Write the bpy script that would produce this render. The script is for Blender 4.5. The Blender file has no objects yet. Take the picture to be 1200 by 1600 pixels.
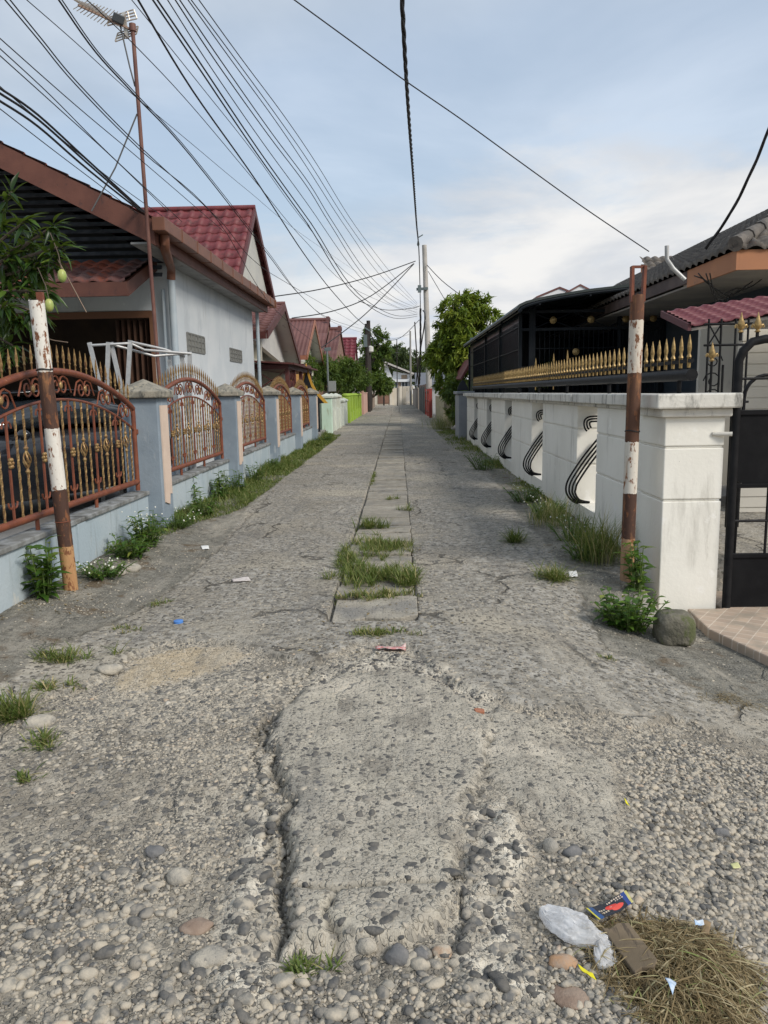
import bpy, math, random
import numpy as np
from mathutils import Vector, Matrix
random.seed(7)
SC = bpy.context.scene
COL = SC.collection
PI = math.pi
# ------------------------------------------------------------------ camera
EYE = Vector((0.0, 0.0, 1.6))
F = 1202.0
RHO = math.radians(1.0)
_u, _v = (622 - 600) / F, (800 - 613) / F
_u2, _v2 = _u * math.cos(RHO) + _v * math.sin(RHO), -_u * math.sin(RHO) + _v * math.cos(RHO)
PITCH = math.atan(_v2)
YAW = math.atan(_u2 * math.cos(PITCH))
CR = (Matrix.Rotation(YAW, 3, 'Z') @ Matrix.Rotation(PI / 2 - PITCH, 3, 'X') @ Matrix.Rotation(-RHO, 3, 'Z'))
cam_d = bpy.data.cameras.new('camera')
cam = bpy.data.objects.new('camera', cam_d)
COL.objects.link(cam)
cam.location = EYE
cam.rotation_euler = CR.to_euler()
cam_d.sensor_fit = 'VERTICAL'
cam_d.sensor_height = 36.0
cam_d.lens = F / 1600 * 36.0
cam_d.clip_start = 0.05
cam_d.clip_end = 3000
SC.camera = cam

def ray(px, py):
    return CR @ Vector(((px - 600) / F, (800 - py) / F, -1.0))
def PY(px, py, Y):
    d = ray(px, py); return EYE + d * (Y / d.y)
def PX(px, py, X):
    d = ray(px, py); return EYE + d * (X / d.x)
def PG(px, py, z=0.0):
    d = ray(px, py); return EYE + d * ((z - EYE.z) / d.z)
def PV(px, py, A, B):
    """hit of the sight line with the upright plane through ground points A and B"""
    d = ray(px, py)
    n = Vector((B[1] - A[1], -(B[0] - A[0]), 0))
    t = (Vector((A[0], A[1], 0)) - Vector((EYE.x, EYE.y, 0))).dot(n) / d.dot(n)
    return EYE + d * t

# ------------------------------------------------------------------ materials
def lin(c):
    return tuple(((v / 255) / 12.92 if v / 255 <= .04045 else ((v / 255 + .055) / 1.055) ** 2.4) for v in c)
MATS = {}
class NT:
    def __init__(s, name):
        s.m = bpy.data.materials.new(name); s.m.use_nodes = True
        s.t = s.m.node_tree; s.n = s.t.nodes; s.l = s.t.links
        s.b = s.n['Principled BSDF']
        s.pos = s.n.new('ShaderNodeNewGeometry').outputs['Position']
    def new(s, kind, **kw):
        n = s.n.new(kind)
        for k, v in kw.items(): setattr(n, k, v)
        return n
    def put(s, sock, v):
        if isinstance(v, bpy.types.NodeSocket): s.l.new(v, sock)
        elif isinstance(v, (tuple, list)) and len(v) == 3 and sock.type == 'RGBA': sock.default_value = (*v, 1)
        else: sock.default_value = v
    def mapped(s, scale, src=None, rot=None):
        m = s.new('ShaderNodeMapping'); s.put(m.inputs['Vector'], src or s.pos)
        m.inputs['Scale'].default_value = scale
        if rot: m.inputs['Rotation'].default_value = rot
        return m.outputs[0]
    def noise(s, scale, detail=4, rough=.55, vec=None, dist=0.0):
        n = s.new('ShaderNodeTexNoise'); s.put(n.inputs['Vector'], vec or s.pos)
        n.inputs['Scale'].default_value = scale; n.inputs['Detail'].default_value = detail
        n.inputs['Roughness'].default_value = rough; n.inputs['Distortion'].default_value = dist
        return n.outputs['Fac']
    def voro(s, scale, out='Distance', feat='F1', vec=None, rnd=1.0):
        n = s.new('ShaderNodeTexVoronoi', feature=feat); s.put(n.inputs['Vector'], vec or s.pos)
        n.inputs['Scale'].default_value = scale; n.inputs['Randomness'].default_value = rnd
        return n.outputs[out]
    def mr(s, v, a, b, c=0.0, d=1.0):
        n = s.new('ShaderNodeMapRange', interpolation_type='SMOOTHSTEP'); s.put(n.inputs['Value'], v)
        n.inputs['From Min'].default_value = a; n.inputs['From Max'].default_value = b
        n.inputs['To Min'].default_value = c; n.inputs['To Max'].default_value = d
        return n.outputs[0]
    def math(s, op, a, b=0.0):
        n = s.new('ShaderNodeMath', operation=op); s.put(n.inputs[0], a); s.put(n.inputs[1], b); return n.outputs[0]
    def mix(s, f, a, b, mode='MIX'):
        n = s.new('ShaderNodeMix', data_type='RGBA', blend_type=mode)
        s.put(n.inputs[0], f); s.put(n.inputs[6], a); s.put(n.inputs[7], b); return n.outputs[2]
    def attr(s, name):
        n = s.new('ShaderNodeAttribute'); n.attribute_name = name; return n.outputs['Fac']
    def ramp(s, f, stops, interp='LINEAR'):
        n = s.new('ShaderNodeValToRGB'); n.color_ramp.interpolation = interp
        e = n.color_ramp.elements
        while len(e) < len(stops): e.new(.5)
        for el, (p, c) in zip(e, stops): el.position = p; el.color = (*c, 1)
        s.put(n.inputs[0], f); return n.outputs[0]
    def bump(s, h, dist=.01, strength=1.0):
        n = s.new('ShaderNodeBump'); s.put(n.inputs['Height'], h)
        n.inputs['Distance'].default_value = dist; n.inputs['Strength'].default_value = strength
        s.l.new(n.outputs[0], s.b.inputs['Normal'])
    def base(s, c, rough=.8, metal=0.0, spec=.35):
        s.put(s.b.inputs['Base Color'], c); s.put(s.b.inputs['Roughness'], rough)
        s.b.inputs['Metallic'].default_value = metal; s.b.inputs['Specular IOR Level'].default_value = spec

def nm(name, c1, c2=None, vs=3.0, rough=.8, metal=0.0, bump=.0, bs=60, spots=(), spec=.35):
    """plain weathered surface: two tones by noise, then stains (colour, scale xyz, lo, hi)"""
    if name in MATS: return MATS[name]
    t = NT(name)
    c = c1
    if c2: c = t.mix(t.mr(t.noise(vs, 5), .35, .65), c1, c2)
    for col, sc, lo, hi in spots:
        c = t.mix(t.mr(t.noise(1.0, 6, .65, t.mapped(sc)), lo, hi), c, col)
    t.base(c, rough, metal, spec)
    if bump: t.bump(t.noise(bs, 5, .6), bump)
    MATS[name] = t.m
    return t.m

def leafmat(name, stops, trans=.35, rough=.5):
    t = NT(name)
    c = t.ramp(t.attr('rnd'), stops)
    t.base(c, rough, 0, .3)
    tr = t.new('ShaderNodeBsdfTranslucent'); t.put(tr.inputs[0], t.mix(.5, c, (.25, .32, .03)))
    mx = t.new('ShaderNodeMixShader'); mx.inputs[0].default_value = trans
    t.l.new(t.b.outputs[0], mx.inputs[1]); t.l.new(tr.outputs[0], mx.inputs[2])
    t.l.new(mx.outputs[0], t.n['Material Output'].inputs['Surface'])
    return t.m

# ------------------------------------------------------------------ mesh building
WL = {}          # world location of each root, so that parts can be written in world coordinates
class MB:
    def __init__(s): s.v = []; s.f = []
    def add(s, vs, fs):
        o = len(s.v); s.v += [tuple(p) for p in vs]; s.f += [tuple(i + o for i in f) for f in fs]; return s
    def box(s, x0, x1, y0, y1, z0, z1):
        v = [(x, y, z) for z in (z0, z1) for y in (y0, y1) for x in (x0, x1)]
        return s.add(v, [(0, 2, 3, 1), (4, 5, 7, 6), (0, 1, 5, 4), (2, 6, 7, 3), (0, 4, 6, 2), (1, 3, 7, 5)])
    def obox(s, c, sz, rot=(0, 0, 0)):
        from mathutils import Euler
        R = Euler(rot).to_matrix(); c = Vector(c)
        v = [c + R @ Vector(((i - .5) * sz[0], (j - .5) * sz[1], (k - .5) * sz[2])) for k in (0, 1) for j in (0, 1) for i in (0, 1)]
        return s.add(v, [(0, 2, 3, 1), (4, 5, 7, 6), (0, 1, 5, 4), (2, 6, 7, 3), (0, 4, 6, 2), (1, 3, 7, 5)])
    def bar(s, p, q, w, h=None, up=(0, 0, 1)):
        h = h or w; p = Vector(p); q = Vector(q); d = (q - p).normalized(); u = Vector(up)
        if abs(d.dot(u)) > .98: u = Vector((0, 1, 0))
        a = d.cross(u).normalized(); b = a.cross(d)
        v = [e + a * i * w / 2 + b * j * h / 2 for e in (p, q) for i, j in ((-1, -1), (1, -1), (1, 1), (-1, 1))]
        return s.add(v, [(0, 1, 2, 3), (7, 6, 5, 4), (0, 4, 5, 1), (1, 5, 6, 2), (2, 6, 7, 3), (3, 7, 4, 0)])
    def tube(s, pts, r, n=8, twist=0.0, cap=True):
        pts = [Vector(p) for p in pts]; m = len(pts)
        rs = r if isinstance(r, (list, tuple)) else [r] * m
        d0 = (pts[1] - pts[0]).normalized()
        a = d0.cross(Vector((0, 0, 1)))
        if a.length < .05: a = d0.cross(Vector((0, 1, 0)))
        a.normalize(); vs = []; fs = []
        for i, p in enumerate(pts):
            d = (pts[min(i + 1, m - 1)] - pts[max(i - 1, 0)]).normalized()
            a = (a - d * a.dot(d))
            if a.length < 1e-5: a = d.orthogonal()
            a.normalize(); b = d.cross(a)
            for k in range(n):
                t = 2 * PI * k / n + twist * i
                vs.append(p + (a * math.cos(t) + b * math.sin(t)) * rs[i])
        for i in range(m - 1):
            for k in range(n):
                fs.append((i * n + k, i * n + (k + 1) % n, (i + 1) * n + (k + 1) % n, (i + 1) * n + k))
        if cap: fs += [tuple(range(n - 1, -1, -1)), tuple(range((m - 1) * n, m * n))]
        return s.add(vs, fs)
    def lathe(s, prof, c=(0, 0, 0), n=10, axis=None):
        """prof [(r,z)], about z through c (or about axis)"""
        c = Vector(c); R = Matrix.Identity(3)
        if axis is not None: R = Vector((0, 0, 1)).rotation_difference(Vector(axis)).to_matrix()
        vs = [c + R @ Vector((r * math.cos(2 * PI * k / n), r * math.sin(2 * PI * k / n), z)) for r, z in prof for k in range(n)]
        m = len(prof)
        fs = [(i * n + k, i * n + (k + 1) % n, (i + 1) * n + (k + 1) % n, (i + 1) * n + k) for i in range(m - 1) for k in range(n)]
        fs += [tuple(range(n - 1, -1, -1)), tuple(range((m - 1) * n, m * n))]
        return s.add(vs, fs)
    def prism(s, poly, axis, a, b):
        """poly = 2D points; axis 'x': (y,z), 'y': (x,z), 'z': (x,y)"""
        def P(p, t):
            return {'x': (t, p[0], p[1]), 'y': (p[0], t, p[1]), 'z': (p[0], p[1], t)}[axis]
        n = len(poly)
        vs = [P(p, a) for p in poly] + [P(p, b) for p in poly]
        fs = [tuple(range(n - 1, -1, -1)), tuple(range(n, 2 * n))] + [(i, (i + 1) % n, n + (i + 1) % n, n + i) for i in range(n)]
        return s.add(vs, fs)
    def ball(s, c, r, n=10, m=6, sq=(1, 1, 1)):
        c = Vector(c); vs = []; fs = []
        for i in range(m + 1):
            th = PI * i / m
            for k in range(n):
                ph = 2 * PI * k / n
                vs.append(c + Vector((r * sq[0] * math.sin(th) * math.cos(ph), r * sq[1] * math.sin(th) * math.sin(ph), r * sq[2] * math.cos(th))))
        for i in range(m):
            for k in range(n):
                fs.append((i * n + k, (i + 1) * n + k, (i + 1) * n + (k + 1) % n, i * n + (k + 1) % n))
        return s.add(vs, fs)
    def build(s, name, mat, parent=None, smooth=False, bevel=0.0, loc=None, seg=2, noauto=False):
        import bmesh
        me = bpy.data.meshes.new(name)
        off = Vector(WL.get(parent.name, (0, 0, 0))) if parent else Vector(loc or (0, 0, 0))
        me.from_pydata([(x - off.x, y - off.y, z - off.z) for x, y, z in s.v], [], s.f)
        bm = bmesh.new(); bm.from_mesh(me); bmesh.ops.recalc_face_normals(bm, faces=bm.faces); bm.to_mesh(me); bm.free()
        if smooth:
            me.shade_smooth()
            if not noauto: me.set_sharp_from_angle(angle=math.radians(50))
        me.materials.append(mat)
        o = bpy.data.objects.new(name, me); COL.objects.link(o)
        if parent: o.parent = parent; WL[o.name] = off
        else: o.location = off; WL[o.name] = off
        if bevel:
            b = o.modifiers.new('bevel', 'BEVEL'); b.width = bevel; b.segments = seg; b.limit_method = 'ANGLE'; b.angle_limit = math.radians(40)
        return o

def npmesh(name, V, Fc, mat, parent=None, smooth=False, attrs=None, loc=None):
    V = np.asarray(V, dtype=np.float32); Fc = np.asarray(Fc, dtype=np.int32)
    off = Vector(WL.get(parent.name, (0, 0, 0))) if parent else Vector(loc or (0, 0, 0))
    V = V - np.array(off, dtype=np.float32)
    me = bpy.data.meshes.new(name); nf, k = Fc.shape
    me.vertices.add(len(V)); me.vertices.foreach_set('co', V.ravel())
    me.loops.add(nf * k); me.loops.foreach_set('vertex_index', Fc.ravel())
    me.polygons.add(nf); me.polygons.foreach_set('loop_start', np.arange(0, nf * k, k, dtype=np.int32))
    me.update(calc_edges=True); me.validate()
    if smooth: me.shade_smooth()
    for an, av in (attrs or {}).items():
        a = me.attributes.new(an, 'FLOAT', 'POINT'); a.data.foreach_set('value', np.asarray(av, dtype=np.float32))
    me.materials.append(mat)
    o = bpy.data.objects.new(name, me); COL.objects.link(o)
    if parent: o.parent = parent
    else: o.location = off
    WL[o.name] = off
    return o

def tag(o, label=None, cat=None, group=None, kind=None):
    for k, v in (('label', label), ('category', cat), ('group', group), ('kind', kind)):
        if v: o[k] = v
    return o
def T(name, label, cat, loc=(0, 0, 0), group=None):
    o = bpy.data.objects.new(name, None); COL.objects.link(o); o.location = loc; o.empty_display_size = .2
    WL[o.name] = Vector(loc)
    return tag(o, label, cat, group)
def ctree(o, parent=None):
    c = o.copy(); COL.objects.link(c)
    if parent: c.parent = parent
    WL[c.name] = WL.get(o.name, Vector((0, 0, 0)))
    for ch in list(o.children): ctree(ch, c)
    return c

# ------------------------------------------------------------------ noise in numpy
def S(v, a, b):
    t = np.clip((v - a) / (b - a), 0, 1); return t * t * (3 - 2 * t)
def vnoise(x, y, scale, seed=0):
    rs = np.random.RandomState(seed); G = rs.rand(257, 257)
    X = np.asarray(x) * scale + 100.3; Y = np.asarray(y) * scale + 100.7
    xi = np.floor(X).astype(int); yi = np.floor(Y).astype(int); fx = X - xi; fy = Y - yi
    fx = fx * fx * (3 - 2 * fx); fy = fy * fy * (3 - 2 * fy); xi %= 256; yi %= 256
    return (G[xi, yi] * (1 - fx) + G[xi + 1, yi] * fx) * (1 - fy) + (G[xi, yi + 1] * (1 - fx) + G[xi + 1, yi + 1] * fx) * fy - .5
def fbm(x, y, scale, seed=0, oct=4, g=.5):
    r = 0; a = 1.0
    for i in range(oct): r = r + a * vnoise(x, y, scale * 2 ** i, seed + i); a *= g
    return r
def seg_dist(x, y, pts):
    d = np.full(np.shape(x), 1e9)
    for (ax, ay), (bx, by) in zip(pts[:-1], pts[1:]):
        dx, dy = bx - ax, by - ay
        t = np.clip(((x - ax) * dx + (y - ay) * dy) / (dx * dx + dy * dy + 1e-12), 0, 1)
        d = np.minimum(d, np.hypot(x - ax - t * dx, y - ay - t * dy))
    return d
def poly_sd(x, y, pts):
    """signed distance, positive inside"""
    d = seg_dist(x, y, pts + pts[:1]); ins = np.zeros(np.shape(x), bool)
    for (ax, ay), (bx, by) in zip(pts, pts[1:] + pts[:1]):
        if ay == by: continue
        c = (ay > y) != (by > y)
        ins ^= c & (x < (bx - ax) * (y - ay) / (by - ay) + ax)
    return np.where(ins, d, -d)
def gpoly(px): return [(p.x, p.y) for p in (PG(*q) for q in px)]
# ------------------------------------------------------------------ the ground
SLAB = gpoly([(470, 1085), (540, 1055), (620, 1050), (700, 1075), (765, 1125), (760, 1200), (722, 1262), (718, 1400), (700, 1440), (640, 1475), (560, 1482), (455, 1478), (447, 1400), (447, 1300), (432, 1190), (430, 1125)])
SLABB = gpoly([(760, 1100), (830, 1112), (960, 1175), (968, 1240), (940, 1312), (870, 1278), (822, 1262), (765, 1215)])
RUBR = gpoly([(722, 1262), (790, 1240), (835, 1330), (805, 1420), (850, 1560), (740, 1540), (712, 1470), (718, 1400)])
RUBL = gpoly([(430, 1150), (445, 1300), (447, 1480), (430, 1560), (340, 1600), (330, 1500), (380, 1300), (400, 1200)])
GRAVR = gpoly([(975, 1100), (1300, 1120), (1500, 1700), (830, 1700), (850, 1560), (815, 1420), (850, 1330), (960, 1320), (985, 1200)])
GRAVL = gpoly([(-150, 1350), (120, 1310), (260, 1370), (330, 1490), (430, 1500), (460, 1490), (640, 1480), (712, 1475), (760, 1550), (830, 1700), (-200, 1700)])
SANDP = gpoly([(170, 1060), (215, 1025), (270, 1012), (365, 1004), (395, 1022), (330, 1048), (240, 1070), (185, 1082)])
NEARED = gpoly([(-400, 1150), (60, 1090), (150, 1058), (250, 1005), (370, 1000), (440, 1030), (490, 1040), (560, 1005), (640, 1012), (700, 1062), (750, 1092), (850, 1105), (1000, 1092), (1050, 1075), (1200, 1095), (1500, 1120), (1500, 1900), (-400, 1900)])
SHL = gpoly([(-250, 1150), (-60, 1120), (90, 1010), (200, 965), (290, 905), (345, 855), (400, 780), (470, 725), (520, 690), (495, 686), (250, 820), (-250, 1000)])
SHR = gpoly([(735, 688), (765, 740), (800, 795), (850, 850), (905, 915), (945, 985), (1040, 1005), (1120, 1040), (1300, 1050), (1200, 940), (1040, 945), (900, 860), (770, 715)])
CRK = [(gpoly(p), w * .72, d * .8) for p, w, d in [
    ([(425, 1120), (420, 1170), (440, 1230), (455, 1265), (440, 1330), (437, 1400), (440, 1490)], .022, .05),
    ([(410, 1130), (400, 1180), (425, 1260), (415, 1330)], .02, .025),
    ([(447, 1398), (520, 1408), (620, 1396), (700, 1392), (718, 1380)], .011, .03),
    ([(520, 1408), (512, 1440), (528, 1482)], .014, .035),
    ([(712, 1325), (708, 1360), (718, 1400), (712, 1470)], .01, .025),
    ([(765, 1100), (760, 1200), (722, 1262)], .009, .014),
    ([(945, 985), (1000, 985), (1040, 1004), (1090, 1018)], .014, .03),
    ([(90, 1010), (200, 965), (290, 905), (345, 855), (420, 775)], .02, .02),
    ([(905, 915), (945, 985)], .014, .015),
    ([(490, 1040), (450, 1085), (430, 1125)], .014, .018),
]]
RUBT = gpoly([(465, 1095), (495, 1045), (600, 1018), (710, 1045), (775, 1105), (762, 1140), (700, 1082), (620, 1056), (540, 1062)])
def zones(x, y):
    n1 = fbm(x, y, 3.0, 11) * .10; n2 = fbm(x, y, 9.0, 21) * .035
    m = {}
    m['near'] = S(poly_sd(x, y, NEARED) + n1 * .7 + n2, -.02, .025)
    m['slab'] = S(poly_sd(x, y, SLAB) + n2 * .8, -.02, .035)
    sdm = poly_sd(x, y, SLAB) + n2 * 1.3 + n1 * .25; bt = 1 - S(y, 2.3, 2.6)
    m['slabm'] = S(sdm, -.05, .06) * (1 - bt) + S(sdm, -.012, .02) * bt
    m['slabb'] = S(poly_sd(x, y, SLABB) + n2, -.02, .03)
    m['rub'] = np.maximum(S(poly_sd(x, y, RUBR) + n2 + n1 * .4, -.03, .05), S(poly_sd(x, y, RUBL) + n2 + n1 * .4, -.03, .05))
    m['rub'] = np.maximum(m['rub'], .9 * S(poly_sd(x, y, RUBT) + n2 * 1.4 + n1 * .8, -.05, .06))
    m['grav'] = np.maximum(S(poly_sd(x, y, GRAVR) + n1, -.06, .06), S(poly_sd(x, y, GRAVL) + n1, -.06, .06))
    m['sand'] = S(poly_sd(x, y, SANDP) + n1 * .6 + n2, -.03, .05)
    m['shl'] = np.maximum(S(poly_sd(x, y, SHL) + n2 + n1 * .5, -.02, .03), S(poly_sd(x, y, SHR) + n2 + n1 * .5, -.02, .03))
    ck = np.zeros(np.shape(x))
    for pts, w, d in CRK:
        dd = seg_dist(x + n2 * 2.14, y + n1 * .25, pts); ck = np.maximum(ck, np.exp(-(dd / w) ** 2))
    m['crack'] = ck
    return m
def height(x, y, m=None, fine=True):
    x = np.asarray(x, float); y = np.asarray(y, float)
    if m is None: m = zones(x, y)
    lt = S(x, 2.0, 2.22)
    z = -.25 * S(x, .4, 2.2) * (1 - S(y, 5.3, 6.7)) * (1 - lt) - .31 * lt * (1 - S(y, 6.75, 7.1)) + .02 * (1 - np.clip(np.abs(x) / 2.5, 0, 1) ** 2)
    z = z + .10 * S(-x, 2.0, 2.75) * (1 - S(y, 9, 14))
    z = z - .032 * m['near'] * (1 - m['slab'])
    z = z + m['slabm'] * (.024 - .012 * S(y, 2.4, 3.4) - .010 * S(x, .0, .30)) + .016 * m['slabb'] + .02 * m['rub'] * (1 - m['slab'])
    z = z + .012 * m['sand'] + .022 * fbm(x, y, 1.3, 31, 3) + .020 * m['near'] * fbm(x, y, 4.5, 41, 3) * (1 - .6 * m['slab'])
    z = z + .03 * m['rub'] * (1 - m['slab']) * fbm(x, y, 9, 47, 3)
    if fine:
        z = z + (.004 + .008 * m['rub'] + .005 * m['near'] * (1 - m['slab'])) * fbm(x, y, 26, 51, 3) + .004 * m['shl'] * fbm(x, y, 14, 57, 3)
    for pts, w, d in CRK:
        dd = seg_dist(x + fbm(x, y, 9, 21) * .075, y + fbm(x, y, 3, 11) * .025, pts); z = z - d * np.exp(-(dd / w) ** 2)
    # trough under the drain slabs
    dr = S(np.abs(x + .19), .34, .325) * S(y, 5.75, 5.9) if False else (1 - S(np.abs(x + .207), .312, .332)) * S(y, 5.2, 5.3)
    z = z - .07 * dr
    return z
def hz(x, y): return float(height(np.array([x]), np.array([y]))[0])

def axis_steps(lo, hi, f):
    v = [lo]
    while v[-1] < hi: v.append(v[-1] + f(v[-1]))
    return np.array(v)
ys = axis_steps(-3, 130, lambda y: .25 if y < 1.2 else max(.011, .0058 * y))
xs_f = np.arange(-3.0, 3.0001, .0145)
xo = axis_steps(3.02, 9, lambda x: .05 + (x - 3) * .15)
xs = np.concatenate([-xo[::-1], xs_f, xo])
GX, GY = np.meshgrid(xs, ys)
zm = zones(GX, GY)
GZ = height(GX, GY, zm)
far = S(np.abs(GX), 3.0, 3.4) * S(GY, 7, 8)
GZ = GZ - .12 * far
ny, nx = GX.shape
idx = np.arange(ny * nx).reshape(ny, nx)
FQ = np.stack([idx[:-1, :-1], idx[:-1, 1:], idx[1:, 1:], idx[1:, :-1]], -1).reshape(-1, 4)
# --- road material: zones are what the surface is made of
t = NT('road_surface')
nb = t.noise(1.1, 6, .6); nf_ = t.noise(14, 5, .6); nd = t.noise(90, 3, .6)
agg = t.mix(t.mr(nf_, .32, .68), (.185, .172, .148), (.395, .37, .322))
agg = t.mix(t.mr(nb, .45, .62, 0, .7), agg, (.235, .212, .172))
agg = t.mix(t.mr(t.noise(.55, 5, .6), .50, .66, 0, .7), agg, (.47, .42, .33))
# stones showing in the worn concrete
def stones(scale, th, src, colA, colB, amt=1.0, seed=0.0):
    vec = t.mapped((1.0, 1.0, .3))
    warp = t.new('ShaderNodeVectorMath', operation='ADD')
    ns = t.new('ShaderNodeTexNoise'); ns.inputs['Scale'].default_value = scale * .7; ns.inputs['Detail'].default_value = 2; t.l.new(vec, ns.inputs['Vector'])
    sc_ = t.new('ShaderNodeVectorMath', operation='SCALE'); t.l.new(ns.outputs['Color'], sc_.inputs[0]); sc_.inputs['Scale'].default_value = .55 / scale
    t.l.new(vec, warp.inputs[0]); t.l.new(sc_.outputs[0], warp.inputs[1])
    d = t.voro(scale, 'Distance', 'F1', warp.outputs[0]); c = t.voro(scale, 'Color', 'F1', warp.outputs[0])
    sep = t.new('ShaderNodeSeparateColor'); t.l.new(c, sep.inputs[0])
    lim = t.math('MULTIPLY', sep.outputs[0], th)
    f = t.mr(t.math('SUBTRACT', lim, d), -.02, .08)
    col = t.mix(sep.outputs[1], colA, colB)
    return t.mix(t.math('MULTIPLY', f, amt), src, col), f
dark_, dark2 = (.10, .105, .105), (.26, .24, .20)
agg1, sf1 = stones(40, .78, agg, (.065, .062, .055), (.43, .38, .30), .95)
agg2, sf2 = stones(21, .36, agg1, (.09, .088, .085), (.30, .27, .225), .85)
dirt = t.mix(t.mr(nf_, .3, .7), (.36, .32, .255), (.52, .47, .38))
dirt = t.mix(t.mr(nb, .45, .6), dirt, (.25, .22, .175))
dirt = t.mix(t.mr(t.noise(75, 4, .7), .5, .64, 0, .65), dirt, (.13, .115, .09))
dirt1, df1 = stones(55, .82, dirt, (.10, .098, .092), (.43, .38, .30), .95)
dirt2, df2 = stones(27, .6, dirt1, (.09, .09, .09), (.36, .32, .26), .9)
slabc = t.mix(t.mr(nf_, .25, .75), (.33, .302, .248), (.44, .402, .33))
slabc = t.mix(t.mr(t.noise(3.2, 6, .65), .5, .72, 0, .8), slabc, (.52, .47, .37))
slabc = t.mix(t.mr(t.noise(1.0, 6, .7, t.mapped((5, 2.2, 1))), .52, .64, 0, .7), slabc, (.20, .18, .15))
slabc = t.mix(t.mr(t.noise(70, 4, .7), .52, .66, 0, .6), slabc, (.16, .145, .12))
slab1, sl1 = stones(34, .40, slabc, (.07, .07, .07), (.24, .22, .18), .9)
rub = t.mix(t.mr(t.noise(6, 6, .65), .38, .62), (.36, .325, .265), (.66, .60, .49))
rub1, rl1 = stones(36, .42, rub, (.08, .085, .09), (.28, .26, .22), .85)
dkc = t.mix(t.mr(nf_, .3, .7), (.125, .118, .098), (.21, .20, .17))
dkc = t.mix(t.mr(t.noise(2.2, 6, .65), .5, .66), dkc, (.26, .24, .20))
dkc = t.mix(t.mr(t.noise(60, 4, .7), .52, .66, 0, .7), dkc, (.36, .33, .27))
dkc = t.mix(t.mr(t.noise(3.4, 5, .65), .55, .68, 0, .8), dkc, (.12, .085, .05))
sandc = t.mix(t.mr(nf_, .3, .7), (.42, .34, .23), (.50, .42, .30))
ce = t.voro(.85, 'Distance', 'DISTANCE_TO_EDGE', t.mapped((1, .8, .2), None, (0, 0, .3)))
wv = t.new('ShaderNodeVectorMath', operation='ADD'); nz = t.new('ShaderNodeTexNoise'); nz.inputs['Scale'].default_value = 3.5; nz.inputs['Detail'].default_value = 5; t.l.new(t.pos, nz.inputs['Vector'])
sv_ = t.new('ShaderNodeVectorMath', operation='SCALE'); t.l.new(nz.outputs['Color'], sv_.inputs[0]); sv_.inputs['Scale'].default_value = .45; t.l.new(t.pos, wv.inputs[0]); t.l.new(sv_.outputs[0], wv.inputs[1])
ce = t.voro(.85, 'Distance', 'DISTANCE_TO_EDGE', t.mapped((1, .8, .0), wv.outputs[0]))
crk_ = t.math('MULTIPLY', t.mr(ce, .004, .016, 1, 0), t.mr(t.noise(.9, 3), .48, .56))
agg2 = t.mix(t.math('MULTIPLY', crk_, .8), agg2, (.07, .062, .05))
c = t.mix(t.attr('shl'), agg2, dkc)
c = t.mix(t.attr('near'), c, dirt2)
c = t.mix(t.attr('grav'), c, t.mix(.5, dirt2, (.14, .125, .10)))
c = t.mix(t.attr('sand'), c, sandc)
c = t.mix(t.attr('rub'), c, rub1)
c = t.mix(t.attr('slab'), c, slab1); c = t.mix(t.attr('slabb'), c, slab1)
pd = t.math('MULTIPLY', t.math('MULTIPLY', t.mr(t.noise(1.7, 6, .65), .52, .66), t.attr('near')), .6)
c = t.mix(pd, c, (.58, .52, .42))
c = t.mix(t.math('MULTIPLY', t.attr('crack'), .75), c, (.10, .09, .07))
# dry grit collected in streaks along the wheel tracks
c = t.mix(t.math('MULTIPLY', t.mr(t.noise(1.0, 6, .65, t.mapped((2.0, .35, 1))), .53, .7), .55), c, (.42, .385, .32))
c = t.mix(t.math('MULTIPLY', t.mr(t.noise(1.0, 6, .65, t.mapped((3.1, .9, 1), None, (0, 0, .5))), .55, .68), .45), c, (.16, .155, .145))
t.base(c, .92, 0, .25)
hgt = t.math('ADD', t.math('MULTIPLY', t.math('ADD', sf1, sf2), .5), t.math('ADD', t.math('MULTIPLY', nd, .5), t.math('MULTIPLY', nf_, .9)))
hgt = t.math('SUBTRACT', hgt, t.math('MULTIPLY', crk_, 1.2))
hgt = t.math('ADD', hgt, t.math('MULTIPLY', t.math('ADD', df1, df2), t.math('MULTIPLY', t.attr('near'), .5)))
t.bump(t.math('MULTIPLY', hgt, t.math('SUBTRACT', 1.0, t.math('MULTIPLY', t.math('MAXIMUM', t.attr('slab'), t.attr('slabb')), .4))), .016, .95)
MATS['road'] = t.m
road = npmesh('road', np.stack([GX, GY, GZ], -1).reshape(-1, 3), FQ, t.m, None, True, {k: zm[k].ravel() for k in ('near', 'slab', 'slabb', 'rub', 'grav', 'sand', 'shl', 'crack')})
tag(road, kind='structure')
mb = MB(); R = 900
mb.add([(-R, -R, -.45), (R, -R, -.45), (R, R, -.45), (-R, R, -.45)], [(0, 1, 2, 3)])
tag(mb.build('ground', nm('ground_soil', (.16, .17, .09), (.24, .22, .14), .3, .95)), kind='structure')
# yards behind the walls
m_yard = nm('yard_concrete', (.30, .29, .27), (.22, .21, .20), 1.5, .9, bump=.006)
tag(MB().box(-30, -2.95, 3.5, 105, -.4, .15).build('yard', m_yard), kind='structure')
tag(MB().box(2.48, 30, 11.2, 105, -.4, .02).build('yard', m_yard), kind='structure')
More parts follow.
